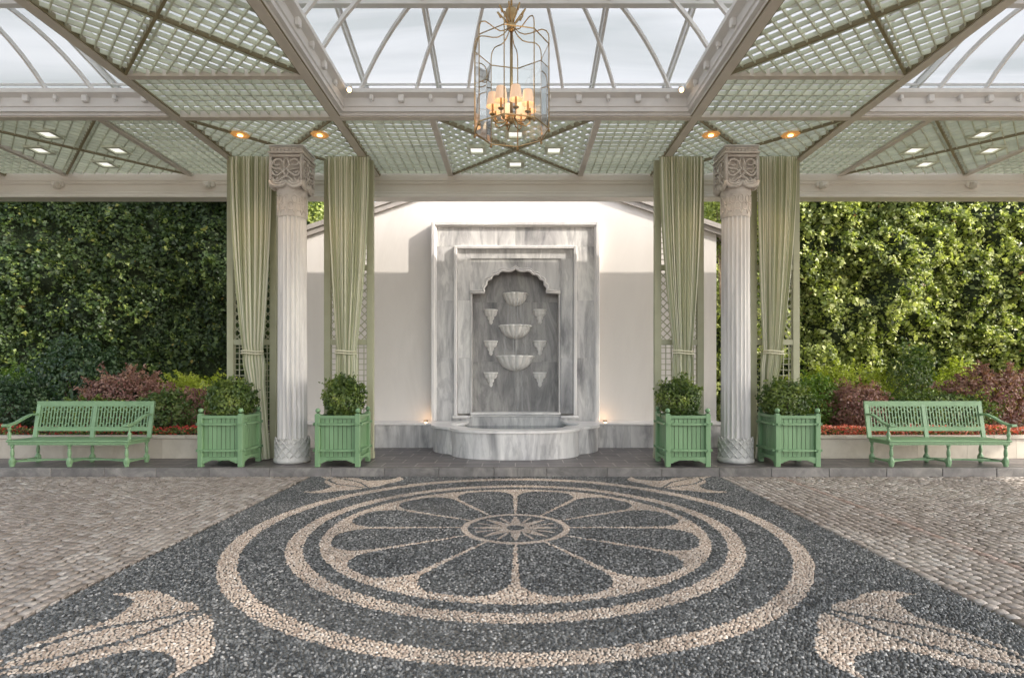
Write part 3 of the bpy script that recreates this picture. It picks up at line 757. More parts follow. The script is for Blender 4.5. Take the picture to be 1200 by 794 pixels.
# ceiling fittings
for nm, cx in (('centre', 0.0), ('left', -7.935), ('right', 7.935)):
    for (dx, dy, w2) in ((-.70,0,'left square'), (.70,0,'right square'), (0,.66,'rear square'), (0,-.66,'front square')):
        t = thing('ceiling_light', f'{w2} of the four small white ceiling lights in the {nm} rear lattice panel', 'ceiling light', (cx+dx, 10.0+dy, CZ+.005), 'square lights in the lattice ceiling')
        b = MB()
        for (xa,xb,ya,yb) in ((-.17,.17,-.17,-.11),(-.17,.17,.11,.17),(-.17,-.11,-.11,.11),(.11,.17,-.11,.11)): b.box(xa,xb,ya,yb,-.03,.03)
        b.build('frame', M['lattice'], t)
        b = MB(); b.box(-.108,.108,-.108,.108,-.004,.012); b.build('diffuser', M['lamp_white'], t)
for s, x, w2 in ((-1,-4.67,'outer of the two above the left column'), (-1,-3.32,'inner of the two above the left column'), (1,3.32,'inner of the two above the right column'), (1,4.67,'outer of the two above the right column')):
    t = thing('downlight', f'glowing amber recessed ceiling spotlight, {w2}', 'downlight', (x, 9.34, CZ-.012), 'amber downlights over the columns')
    b = MB(); b.lathe([(.15,0),(.15,-.012),(.10,-.016),(.095,-.004),(.06,.03)], 8, a0=PI/8, a1=2*PI+PI/8); b.build('trim', M['lamp_amber_soft'], t)
    b = MB(); b.lathe([(.045,-.02),(.035,-.028),(.01,-.032)], 16); b.build('bulb', M['lamp_amber'], t)
    ld = bpy.data.lights.new('downlight_beam', 'SPOT'); ld.energy = 9; ld.color = (1,.66,.36); ld.spot_size = 1.6; ld.spot_blend = .6; ld.shadow_soft_size = .05
    lo = bpy.data.objects.new('downlight_beam', ld); C.objects.link(lo); lo.parent = t; lo.location = (0,0,-.06)
for s, w2 in ((-1,'left'), (1,'right')):
    t = thing('skylight_spotlight', f'small amber spotlight in the rear {w2} corner of the central skylight curb', 'spotlight', (s*2.52, 8.42, CZ+.26), 'spotlights in the skylight corners')
    b = MB(); b.tube([(0,0,.08),(0,-.02,0),(0,-.07,-.03)], [.02,.035,.045], 12); b.build('housing', M['beam'], t, smooth=True)
    b = MB(); b.tube([(0,-.072,-.031),(0,-.085,-.037)], [.036,.03], 12); b.build('lens', M['lamp_amber'], t)

# ---------------------------------------------------------------- columns
def make_column(loc, label):
    t = thing('carved_column', label, 'column', loc, 'carved marble columns')
    # fluted shaft
    b = MB(); n = 160; zs = [.42,.43]+list(np.linspace(.5,4.45,10))+[4.46]; vs = []; fl = 20
    for z in zs:
        R = .256-.014*(z/4.5)
        for j in range(n):
            a = 2*PI*j/n; c_ = abs(math.sin(a*fl/2)); dep = .030*(max(0, (c_-.25)/.75))**.6
            vs.append(((R-dep)*math.cos(a), (R-dep)*math.sin(a), z))
    fs = [(i*n+j, i*n+(j+1)%n, (i+1)*n+(j+1)%n, (i+1)*n+j) for i in range(len(zs)-1) for j in range(n)]
    b.add(vs, fs, .3); b.build('shaft', M['marble_col'], t, smooth=True, angle=50)
    # base with interlaced carving
    b = MB(); b.lathe([(.30,0),(.318,.02),(.32,.06),(.305,.09),(.29,.11),(.282,.38),(.27,.43),(.24,.44)], 48)
    for s_ in (1, -1):
        for k in range(14):
            pts = []
            for i in range(13):
                q = i/12; a = 2*PI*(k/14)+s_*q*2*PI/7+.0; pts.append(((.293)*math.cos(a), (.293)*math.sin(a), .09+.31*q))
            b.tube(pts, .013, 6)
    for k in range(14):
        a = 2*PI*(k+.5)/14; pts = [(.285*math.cos(a+da), .285*math.sin(a+da), zz) for da, zz in ((-.20,.36),(-.1,.42),(0,.45),(.1,.42),(.2,.36))]; b.tube(pts, .014, 6)
    b.build('base', M['base_stone'], t, smooth=True, angle=50)
    # lace band below the capital
    b = MB(); b.lathe([(.240,4.40),(.248,4.42),(.248,4.80),(.262,4.82),(.262,4.86),(.25,4.90)], 48)
    for k in range(12):
        for row in (0, 1):
            a0 = 2*PI*(k+.5*row)/12; zc = 4.70-.13*row
            pts = [(.254*math.cos(a0+.17*math.cos(w_)), .254*math.sin(a0+.17*math.cos(w_)), zc+.07*math.sin(w_)) for w_ in np.linspace(0, 2*PI, 13)]
            b.tube(pts, .010, 5)
        a0 = 2*PI*k/12; b.tube([(.254*math.cos(a0-.13), .254*math.sin(a0-.13), 4.52),(.254*math.cos(a0), .254*math.sin(a0), 4.44),(.254*math.cos(a0+.13), .254*math.sin(a0+.13), 4.52)], .010, 5)
    b.build('neck_band', M['carved'], t, smooth=True, angle=50)
    # capital
    HW = .30; z0, z1 = 4.86, 5.46
    b = MB(); b.box(-HW+.085, HW-.085, -HW+.085, HW-.085, z0+.10, z1+.02)
    b.lathe([(.245,z0-.01),(.25,z0+.02),(.27,z0+.06),(.262,z0+.11)], 32)
    b.build('capital', M['carved'], t)
    b = MB()
    def face(fn, axis_flat):
        def T(pts, r): b.tube([fn(*p) for p in pts], r, 6)
        zc = (z0+z1)/2+.07; 
        # frame
        for s_ in (-1, 1): T([(s_*(HW-.025), z0+.12), (s_*(HW-.025), z1+.01)], .028)
        T([(-HW+.02, z1-.02), (HW-.02, z1-.02)], .026)
        # bottom lobes
        for s_ in (-1, 1):
            pts = [(s_*.145+.135*math.cos(w_), z0+.14-.10*math.sin(w_)) for w_ in np.linspace(0, PI, 12)]; T(pts, .032)
            pts = [(s_*.145+.09*math.cos(w_), z0+.15-.06*math.sin(w_)) for w_ in np.linspace(0, PI, 10)]; T(pts, .026)
            # top C scroll
            pts = [(s_*(.15-.085*math.cos(w_)*(1-.07*w_)), z1-.14+.07*math.sin(w_)*(1-.07*w_)) for w_ in np.linspace(0, 1.75*PI, 18)]; T(pts, .017)
            # inner ogee stems
            T([(s_*.012, z1-.05), (s_*.04, z1-.12), (s_*.055, z1-.18), (s_*.02, z1-.235), (0, z1-.26)], .015)
            # X straps
            T([(s_*.012, z1-.25), (s_*.08, z1-.32), (s_*.15, z1-.37), (s_*.22, z1-.35), (s_*.25, z1-.29)], .018)
            T([(s_*.25, z1-.22), (s_*.19, z1-.25), (s_*.11, z1-.25), (s_*.05, z1-.30), (s_*.01, z1-.37), (0, z1-.40)], .017)
            T([(s_*.02, z1-.38), (s_*.08, z1-.42), (s_*.13, z1-.47), (s_*.20, z1-.46), (s_*.245, z1-.40)], .018)
            T([(s_*.14, z1-.40), (s_*.17, z1-.44), (s_*.23, z1-.49)], .015)
            T([(s_*.21, z1-.28), (s_*.17, z1-.32), (s_*.13, z1-.30)], .014)
            T([(s_*.26, z1-.10), (s_*.235, z1-.15), (s_*.26, z1-.20)], .016)
    face(lambda u, z: (u, -HW+.022, z), None); face(lambda u, z: (u, HW-.022, z), None)
    face(lambda u, z: (-HW+.022, u, z), None); face(lambda u, z: (HW-.022, u, z), None)
    b.build('carving', M['carved'], t, smooth=True)
    b = MB(); b.box(-HW-.015, HW+.015, -HW-.015, HW+.015, z1+.02, z1+.05, b=.008); b.box(-HW+.02, HW-.02, -HW+.02, HW-.02, z1+.05, z1+.11)
    for k in range(9): b.box(-HW+.045+k*.062, -HW+.085+k*.062, -HW-.0, -HW+.03, z1+.055, z1+.10, b=.005)
    b.box(-HW, HW, -HW, HW, z1+.11, z1+.135, b=.008)
    b.build('abacus', M['carved'], t)
    b = MB(); b.box(-.31, .31, -.30, .31, z1+.15, CZ-PZ-.03); b.build('cap_plate', M['white_paint'], t)
    return t
col = make_column((-4.05, 10.0, PZ), 'left carved marble column with fluted shaft and openwork capital')
dup(col, (4.0, 10.0, PZ), 'right carved marble column with fluted shaft and openwork capital')

# ---------------------------------------------------------------- trellis screens
def make_trellis(loc, label):
    t = thing('trellis_screen', label, 'trellis', loc, 'tall sage trellis screens')
    W = .465; top = 5.62; pw = .125
    for s_ in (-1, 1):
        b = MB(); a, c = s_*(W-pw), s_*W; b.box(min(a,c), max(a,c), -.05, .05, 0, top, b=.006); b.box(min(a,c)-.01, max(a,c)+.01, -.06, .06, 0, .12, b=.006); b.build('post', M['sage'], t)
    for z_ in (.10, 2.14, 3.55, 5.55):
        b = MB(); b.box(-W+pw, W-pw, -.04, .04, z_, z_+.10); b.build('rail', M['sage'], t)
    def grid(z0, z1, dg):
        b = MB(); xi = W-pw; s_ = .105
        if not dg:
            for x in np.arange(-xi+s_*.9, xi-.02, s_): b.box(x-.008, x+.008, -.012, .0, z0, z1)
            for z_ in np.arange(z0+s_, z1-.02, s_): b.box(-xi, xi, .0015, .012, z_-.008, z_+.008)
        else:
            for q, d in enumerate(((1,1),(1,-1))):
                for o_ in np.arange(-2.2, 2.2, .145):
                    c_ = clip_line((0, (z0+z1)/2+o_), (d[0]*.7071, d[1]*.7071), -xi, xi, z0, z1)
                    if c_: b.bar((c_[0][0], -.006+q*.012, c_[0][1]), (c_[1][0], -.006+q*.012, c_[1][1]), .018, .011, up=(0,1,0))
        b.build('lattice', M['sage'], t)
    grid(.20, 2.14, False); grid(2.24, 3.55, True); grid(3.65, 5.55, False)
    return t
tr1 = make_trellis((-4.975, 10.42, PZ), 'tall sage trellis screen left of the left column, behind a striped curtain')
dup(tr1, (-3.145, 10.42, PZ), 'tall sage trellis screen between left column and fountain, behind a curtain')
dup(tr1, (3.09, 10.42, PZ), 'tall sage trellis screen between fountain and right column, behind a curtain')
dup(tr1, (4.895, 10.42, PZ), 'tall sage trellis screen right of the right column, behind a striped curtain')

# ---------------------------------------------------------------- curtains
def curtain(loc, label, c_top, w_top, c_tie, w_tie, c_bot, w_bot, seed, nf=10):
    t = thing('curtain', label, 'curtain', loc, 'striped curtains tied at the trellis screens')
    R = random.Random(seed); ph = [R.uniform(0, 2*PI) for _ in range(4)]
    top, tie = 5.61, 1.99
    NU, NV = 220, 70; vs = []; uv = []
    amp_j = [R.uniform(.6, 1.2) for _ in range(nf+2)]
    for i in range(NV+1):
        z = .02+(top-.02)*i/NV
        if z >= tie:
            q = (z-tie)/(top-tie); s_ = 1-(1-q)**1.9*1.0; s_ = q**.62 if q > 0 else 0; s_ = 1-(1-q)**1.75
            c = c_tie+(c_top-c_tie)*s_; wd = w_tie+(w_top-w_tie)*s_
        else:
            q = (tie-z)/tie; c = c_tie+(c_bot-c_tie)*q**1.05; wd = w_tie*.98+(w_bot-w_tie)*q+.06*math.exp(-((q-.12)/.12)**2)
        head = max(0, (z-(top-.12))/.12)
        for j in range(NU+1):
            u = j/NU; uu = u + .018*math.sin(2*PI*u*3+ph[0]) + .01*math.sin(2*PI*u*5+ph[1]+z*.5)
            a = nf*2*PI*uu; A = .045*amp_j[int(u*nf)]*(1-.6*head)
            ty = math.exp(-((z-tie)/.10)**2)
            A *= (1-.55*ty)
            y = A*math.sin(a)+.012*math.sin(2.3*a+ph[2]+z*.8)+.05*(math.sin(PI*u))*-(1-.2*ty)
            x = c+wd*(u-.5)+.25*A*math.sin(2*a+ph[3])*wd
            vs.append((x, y-.02, z)); uv.append((u, z))
    b = MB(); n1 = NU+1
    fs = [(i*n1+j, i*n1+j+1, (i+1)*n1+j+1, (i+1)*n1+j) for i in range(NV) for j in range(NU)]
    b.add(vs, fs, .5); b.uv = uv; b.build('fabric', M['curtain'], t, smooth=True)
    # tieback
    b = MB()
    for dz in (-.022, .022):
        pts = [(c_tie+(w_tie/2+.02)*math.cos(w_), -.05+.085*math.sin(w_), tie+dz+.01*math.sin(w_*2)) for w_ in np.linspace(0, 2*PI, 25)]; b.tube(pts, .014, 8)
    b.build('tieback', M['tie'], t, smooth=True)
    b = MB(); b.tube([(c_top-w_top/2-.03, .0, top+.012), (c_top+w_top/2+.03, .0, top+.012)], .014, 8); b.build('curtain_rod', M['sage'], t)
M['tie'] = surf('cream_cord', (.60,.58,.42), (.68,.66,.50), 20, .8, .3, 200, .002)
CYY = 10.24
def cx_(p): return (p-604)*CYY/645
curtain((cx_(294), CYY, PZ), 'striped green curtain left of the left column, its foot swept towards the column', 0, cx_(319)-cx_(269), cx_(297)-cx_(294), .36, cx_(312)-cx_(294), .17, 1)
curtain((cx_(408), CYY, PZ), 'striped green curtain hanging straight between left column and fountain', 0, cx_(432)-cx_(382), cx_(406.5)-cx_(408), .355, cx_(407)-cx_(408), .38, 2)
curtain((cx_(798), CYY, PZ), 'striped green curtain hanging straight between fountain and right column', 0, cx_(823)-cx_(774), cx_(800)-cx_(798), .335, cx_(799)-cx_(798), .36, 3)
curtain((cx_(911), CYY, PZ), 'striped green curtain right of the right column, its foot swept towards the column', 0, cx_(934)-cx_(888), cx_(905)-cx_(911), .33, cx_(888)-cx_(911), .12, 4)

# ---------------------------------------------------------------- foliage generator
def leaves(name, P, N, size, mat_, parent=None, tonev=None, aspect=.62, rv=None, fold=.25):
    n = len(P); N = N/np.maximum(np.linalg.norm(N, axis=1, keepdims=True), 1e-6)
    r = rng.normal(size=(n,3)); r[:,2] -= .6
    T = r-(r*N).sum(1, keepdims=True)*N; T /= np.maximum(np.linalg.norm(T, axis=1, keepdims=True), 1e-6)
    S = np.cross(N, T); L = size*rng.uniform(.6, 1.25, n)[:,None]; W = L*aspect*rng.uniform(.8,1.1,n)[:,None]
    base = P-T*L*.5; tip = P+T*L*.5-N*L*.12; m1 = P+S*W*.5+N*L*fold*.5-T*L*.06; m2 = P-S*W*.5+N*L*fold*.5-T*L*.06
    V = np.stack([base, m1, tip, m2, P], 1).reshape(-1,3)
    f = np.array([[0,1,4],[1,2,4],[2,3,4],[3,0,4]]); F = (f[None]+(np.arange(n)*5)[:,None,None]).reshape(-1,3)
    if rv is None: rv = rng.beta(2,2.4,n)
    return np_mesh(name, V, F, mat_, np.repeat(np.clip(rv,0,1), 4), np.repeat(tonev if tonev is not None else np.zeros(n), 4), parent)

def ivy_wall(label, x0, x1, n, mat_, seed, amp, size):
    t = thing('climber_covered_wall', label, 'hedge', ((x0+x1)/2, 14.9, .14))
    ox, oy, oz = t.location
    zt_ = 7.6; yb = 14.95
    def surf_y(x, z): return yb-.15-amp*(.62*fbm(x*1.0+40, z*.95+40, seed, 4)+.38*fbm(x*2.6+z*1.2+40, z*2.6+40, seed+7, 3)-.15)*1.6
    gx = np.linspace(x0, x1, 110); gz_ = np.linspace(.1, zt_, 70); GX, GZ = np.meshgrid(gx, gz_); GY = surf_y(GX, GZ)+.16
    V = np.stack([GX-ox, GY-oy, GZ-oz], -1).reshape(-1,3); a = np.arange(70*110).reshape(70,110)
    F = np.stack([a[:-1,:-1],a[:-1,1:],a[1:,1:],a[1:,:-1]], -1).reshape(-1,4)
    np_mesh('shade_backing', V, F, M['hedge_core'], rng.random(len(F)), parent=t, smooth=True)  # dark sheet behind the leaves, stands in for shade in the gaps
    b = MB(); b.box(x0-ox, x1-ox, .30, .55, 0, zt_-.4-oz); b.build('wall', M['plaster'], t)
    cl = rng.random((n//9, 2)); cxs = x0+(x1-x0)*cl[:,0]; czs = .3+(zt_-.3)*cl[:,1]; ct = rng.beta(2,2.5,len(cl))
    k = rng.integers(0, len(cl), n); X = cxs[k]+rng.normal(0,.11,n); Z = czs[k]+rng.normal(0,.11,n)
    q = .4*n; 
    m_ = rng.random(n) < .45; X[m_] = rng.uniform(x0,x1,m_.sum()); Z[m_] = rng.uniform(.3,zt_,m_.sum())
    X = np.clip(X,x0,x1)
    Y = surf_y(X, Z)+rng.uniform(-.10,.10,n)*1.0+.02
    e = .05; nx = (surf_y(X+e,Z)-surf_y(X-e,Z))/(2*e); nz = (surf_y(X,Z+e)-surf_y(X,Z-e))/(2*e)
    N = np.stack([nx, -np.ones(n), nz+.35], 1); N /= np.linalg.norm(N,axis=1,keepdims=True); N += rng.normal(0,.42,(n,3))
    rv = np.clip(.25*rng.beta(2,2,n)+.55*ct[k]+.45*(fbm(X*.6+9, Z*.6+9, seed+20)-.3), 0, 1)  # broad tone patches stand in for lumps of light and shade
    rv[rng.random(n) < .004] = 1.0
    # sprays that stand out from the mass
    K_ = n//90; sx_ = rng.uniform(x0,x1,K_); sz_ = rng.uniform(.6,zt_,K_); sl = rng.gamma(2,.07,K_)+.05; dx_ = rng.normal(0,.35,K_); dz_ = rng.normal(-.15,.45,K_)
    m2 = n//5; kk = rng.integers(0,K_,m2); tt = rng.random(m2)
    X[:m2] = np.clip(sx_[kk]+dx_[kk]*tt*sl[kk]*2+rng.normal(0,.05,m2),x0,x1); Z[:m2] = sz_[kk]+dz_[kk]*tt*sl[kk]*2+rng.normal(0,.05,m2)
    Y[:m2] = surf_y(sx_[kk],sz_[kk])-sl[kk]*tt+rng.normal(0,.03,m2); rv[:m2] = np.clip(rv[:m2]+.18+.12*rng.random(m2),0,.97); N[:m2] = rng.normal(0,.8,(m2,3))+np.array([0,-.7,.5])
    keep = ~((fbm(X*2.2+70, Z*2.2+70, seed+40, 3) < .39) & (rng.random(n) < .8)); keep[:m2] = True
    sz = size*np.clip(rng.lognormal(-.1,.32,n),.45,1.8)
    leaves('foliage', np.stack([X-ox,Y-oy,Z-oz],1)[keep], N[keep], sz[keep][:,None], mat_, t, rv=rv[keep], aspect=.8)
    return t
M['hedge_core'] = surf('hedge_shade_backing', (.012,.022,.008), (.04,.055,.018), 14, .95, .8, 30, .03)  # shade between the leaves put into a dark backing colour
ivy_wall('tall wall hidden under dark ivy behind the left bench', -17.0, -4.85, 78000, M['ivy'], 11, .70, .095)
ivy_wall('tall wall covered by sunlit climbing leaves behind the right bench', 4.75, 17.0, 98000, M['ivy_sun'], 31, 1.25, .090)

def shrub(name, label, cat, c, r, n, mat_, size, seed=0, base=None, group=None, flat=False, aspect=.62, up=.3):
    # c: centre, r: radii
    t = thing(name, label, cat, (c[0], c[1], base if base is not None else c[2]-r[2]), group); oz = t.location.z
    ns = int(n*.24)
    d = rng.normal(size=(n,3)); d /= np.linalg.norm(d,axis=1,keepdims=True)
    nn = fbm(np.arctan2(d[:,1],d[:,0])*1.6+20+seed, d[:,2]*2.2+20, 50+seed, 3)
    rad = (.55+.45*rng.random(n)**.45)*(.72+.5*nn)
    if flat: d = np.sign(d)*np.abs(d)**.55
    P = d*rad[:,None]*np.array(r); P[:,2] = np.maximum(P[:,2], -(c[2]-oz)+.02)
    N = d/np.array(r)*min(r)+rng.normal(0,.5,(n,3)); N[:,2] += up
    K_ = 46; sd_ = rng.normal(size=(K_,3)); sd_[:,2] = np.abs(sd_[:,2])+.2; sd_ /= np.linalg.norm(sd_,axis=1,keepdims=True); kk = rng.integers(0,K_,ns)
    ln_ = rng.uniform(1.0,1.32,K_)[kk]; tt = .75+(ln_-.75)*rng.random(ns); P[:ns] = sd_[kk]*np.array(r)*tt[:,None]+rng.normal(0,size*.35,(ns,3)); N[:ns] = rng.normal(0,1,(ns,3)); N[:ns,2] += .6; rad[:ns] = tt
    rv = np.clip(.35*rng.beta(2,2,n)+.5*fbm(P[:,0]*5+30,P[:,2]*5+30+P[:,1]*3,70+seed,2)+.25*(rad-.6)*(d[:,2]>-.2),0,1)
    leaves('foliage', P+np.array([0,0,c[2]-oz]), N, size, mat_, t, rv=rv, aspect=aspect)
    b = MB()
    for k in range(9):
        a = random.uniform(0,2*PI); q = random.uniform(.3,.8); h_ = (c[2]-oz)+r[2]*random.uniform(.0,.6)
        b.tube([(.02*math.cos(a),.02*math.sin(a),0),(r[0]*q*.4*math.cos(a),r[1]*q*.4*math.sin(a),h_*.55),(r[0]*q*math.cos(a),r[1]*q*math.sin(a),h_)], [.014,.010,.005], 5)
    b.build('stem', M['bark'], t)
    return t
def pshrub(name, label, u0, u1, vt, d, ry, n, mk, size, seed, vb=None, **kw):
    xc, zt_ = px((u0+u1)/2, vt, d); rx = (u1-u0)/2*d/645; zb = .46 if vb is None else px(0, vb, d)[1]
    rz_ = (zt_-zb)/2*1.02
    return shrub(name, label, 'shrub', (xc, d, zb+rz_), (rx*1.08, ry, rz_*1.08), n, M[mk], size, seed, base=.44, **kw)
# left bed
pshrub('clipped_hedge', 'low bright green clipped hedge at the far left, behind the bench arm', -40, 78, 436, 13.6, .45, 7000, 'lime_d', .07, 1) if False else None
M['lime_d'] = leafmat('green_hedge_leaves', [(0, (.04,.085,.012)), (.5, (.12,.21,.03)), (1, (.26,.36,.07))], .45, .3)
pshrub('hedge_shrub', 'fresh green low shrub behind the left end of the left bench', -45, 76, 436, 13.3, .5, 6500, 'lime_d', .075, 1)
pshrub('hedge_shrub', 'yellow green low shrub between left bench and left outer planter', 180, 290, 442, 12.9, .45, 6500, 'lime', .07, 2)
pshrub('leafy_shrub', 'tall dark green leafy shrub rising over the left bench backrest', 42, 140, 403, 12.6, .55, 5200, 'deep', .10, 3)
pshrub('leafy_shrub', 'dark grey green shrub at the far left edge behind the bench', -60, 48, 446, 11.9, .55, 5200, 'deep', .085, 4)
pshrub('purple_shrub', 'purple leaved shrub above the middle of the left bench', 92, 205, 437, 12.0, .5, 6000, 'purple', .07, 5)
pshrub('variegated_shrub', 'pale edged green shrub right of the left bench backrest', 158, 232, 462, 11.4, .42, 4200, 'varie', .07, 6)
pshrub('purple_shrub', 'small reddish purple shrub just left of the left outer planter', 206, 255, 458, 11.7, .4, 2400, 'purple', .07, 7)
pshrub('leafy_shrub', 'deep green shrub behind the backrest of the left bench', 55, 175, 470, 11.5, .4, 4500, 'box', .07, 8)
# right bed
pshrub('hedge_shrub', 'sunlit yellow green shrub right of the right outer planter', 925, 1060, 432, 13.7, .45, 6500, 'lime', .07, 9)
pshrub('hedge_shrub', 'light green low shrub rising behind the right bench backrest', 1085, 1160, 430, 13.6, .45, 4500, 'lime', .07, 10)
pshrub('hedge_shrub', 'bright green low shrub at the far right edge of the right bed', 1165, 1260, 441, 13.9, .45, 5000, 'lime', .07, 11)
pshrub('hedge_shrub', 'mid green shrub directly behind the right outer planter', 918, 982, 444, 11.9, .5, 4600, 'lime_d', .07, 12)
pshrub('purple_shrub', 'brownish purple shrub left of the right bench backrest', 972, 1036, 453, 11.6, .5, 5200, 'purple', .07, 13)
pshrub('leafy_shrub', 'tall loose green shrub behind the left half of the right bench', 1044, 1092, 412, 13.2, .45, 3000, 'varie', .08, 14)
pshrub('purple_shrub', 'spreading reddish purple shrub at the right end of the right bench', 1108, 1225, 435, 12.0, .55, 8000, 'purple', .07, 15)
pshrub('leafy_shrub', 'dark green shrub low behind the right bench backrest', 1020, 1170, 462, 11.6, .4, 5200, 'box', .07, 16)

# flower rows behind the low stone walls
def flowers(name, label, x0, x1, n, mk, seed, dens):
    X = rng.uniform(x0, x1, n); Y = rng.uniform(10.58, 11.05, n); cl = fbm(X*3+60, Y*3+60, seed, 2)
    Z = .47+.20*rng.random(n)**.6*(.6+.8*cl)
    P = np.stack([X,Y,Z],1); N = np.stack([rng.normal(0,.6,n), -np.ones(n)*.5, np.ones(n)],1)
    t = bpy.data.objects.new(name, None); C.objects.link(t); tag(t, label, 'flowers', kind='stuff')
    k = rng.random(n) < dens
    leaves('petals', P[k]+np.array([0,0,.03]), N[k]+rng.normal(0,.4,(k.sum(),3)), .045, M[mk], t, aspect=.95)
    leaves('flower_leaves', P[~k], N[~k]+rng.normal(0,.4,((~k).sum(),3)), .05, M['box'], t, aspect=.8)
flowers('flower_row', 'sparse dark red flowers along the left stone wall', -16, -4.95, 9000, 'flower_red', 3, .35)
flowers('flower_row', 'dense orange red and pink flowers along the right stone wall', 4.95, 16, 15000, 'flower_pink', 5, .66)

# low stone planter walls
for s, side in ((-1, 'left'), (1, 'right')):
    t = thing('low_stone_wall', f'low cream limestone retaining wall behind the {side} bench', 'wall', (s*4.8, 10.4, PZ))
    b = MB(); x = 4.8
    while x < 17:
        L = .93; a, c = s*(x-4.8), s*(x-4.8+L); b.box(min(a,c)+.0015, max(a,c)-.0015, -.02, .14, 0, .37); x += L
    b.box(-.08 if s > 0 else -.08, .08, .15, 1.45, 0, .37)
    b.build('wall_block', M['limestone'], t)
    b = MB(); x = 4.8
    while x < 17:
        L = 1.4; a, c = s*(x-4.8), s*(x-4.8+L); b.box(min(a,c)+.001, max(a,c)-.001, -.055, .19, .372, .425, b=.008); x += L
    b.box(-.11, .11, .192, 1.45, .372, .425, b=.008)
    b.build('wall_cap', M['limestone'], t)

# unseen trees behind the wall; the left crowns are added to shade the left ivy
def tree(label, c, r, n, trunk_xy, seed):
    t = thing('unseen_tree', label, 'tree', (trunk_xy[0], trunk_xy[1], .1), 'trees behind the walls'); ox, oy, oz = t.location
    K = 38; cc = rng.normal(size=(K,3)); cc /= np.linalg.norm(cc,axis=1,keepdims=True); cc = cc*(rng.random(K)**.4)[:,None]*np.array(r)*.85+np.array(c)
    k = rng.integers(0,K,n); d = rng.normal(size=(n,3)); d /= np.linalg.norm(d,axis=1,keepdims=True)
    P = cc[k]+d*(rng.random(n)**.4)[:,None]*.75*np.array([1,.9,.7]); N = d+rng.normal(0,.5,(n,3)); N[:,2] += .4
    leaves('crown', P-np.array([ox,oy,oz]), N, .17, M['ivy_sun'], t)
    b = MB(); top = Vector(c)-Vector((ox,oy,oz)); b.tube([(0,0,0),(.05,0,4.0),(.1,-.1,7.0),top*.5+Vector((.05,-.1,top.z*.5-.4))], [.22,.19,.15,.10], 10, m=0)
    for i in range(0, K, 3):
        q = Vector(cc[i])-Vector((ox,oy,oz)); b.tube([Vector((.1,-.1,7.0)), (Vector((.1,-.1,7.2))+q)*.5+Vector((0,0,.3)), q], [.08,.05,.02], 6)
    b.build('trunk', M['bark'], t, smooth=True)
tree('leafy tree added to shade the left ivy, its crown overhanging the left end of the gabled wall', (-6.1, 13.6, 8.4), (2.6,1.6,2.4), 8500, (-6.5, 15.9), 1)
tree('green tree added behind the ivy wall to shade it, left of the gabled wall', (-9.2, 14.0, 8.9), (2.8,1.6,2.2), 7500, (-9.6, 16.2), 2)
tree('green tree behind the right end of the gabled wall', (6.2, 16.0, 8.0), (2.0,1.4,2.0), 6000, (6.4, 16.6), 3)
# foliage peeping beside the gable ends
shrub('climbing_foliage', 'bright climbing leaves beside the left end of the gabled wall', 'climber', (-5.1, 13.0, 5.3), (.75,.45,.9), 3000, M['ivy_sun'], .09, 21, base=.45)
shrub('climbing_foliage', 'bright climbing leaves beside the right end of the gabled wall', 'climber', (4.95, 13.0, 5.4), (.55,.45,1.0), 3000, M['ivy_sun'], .09, 22, base=.45)

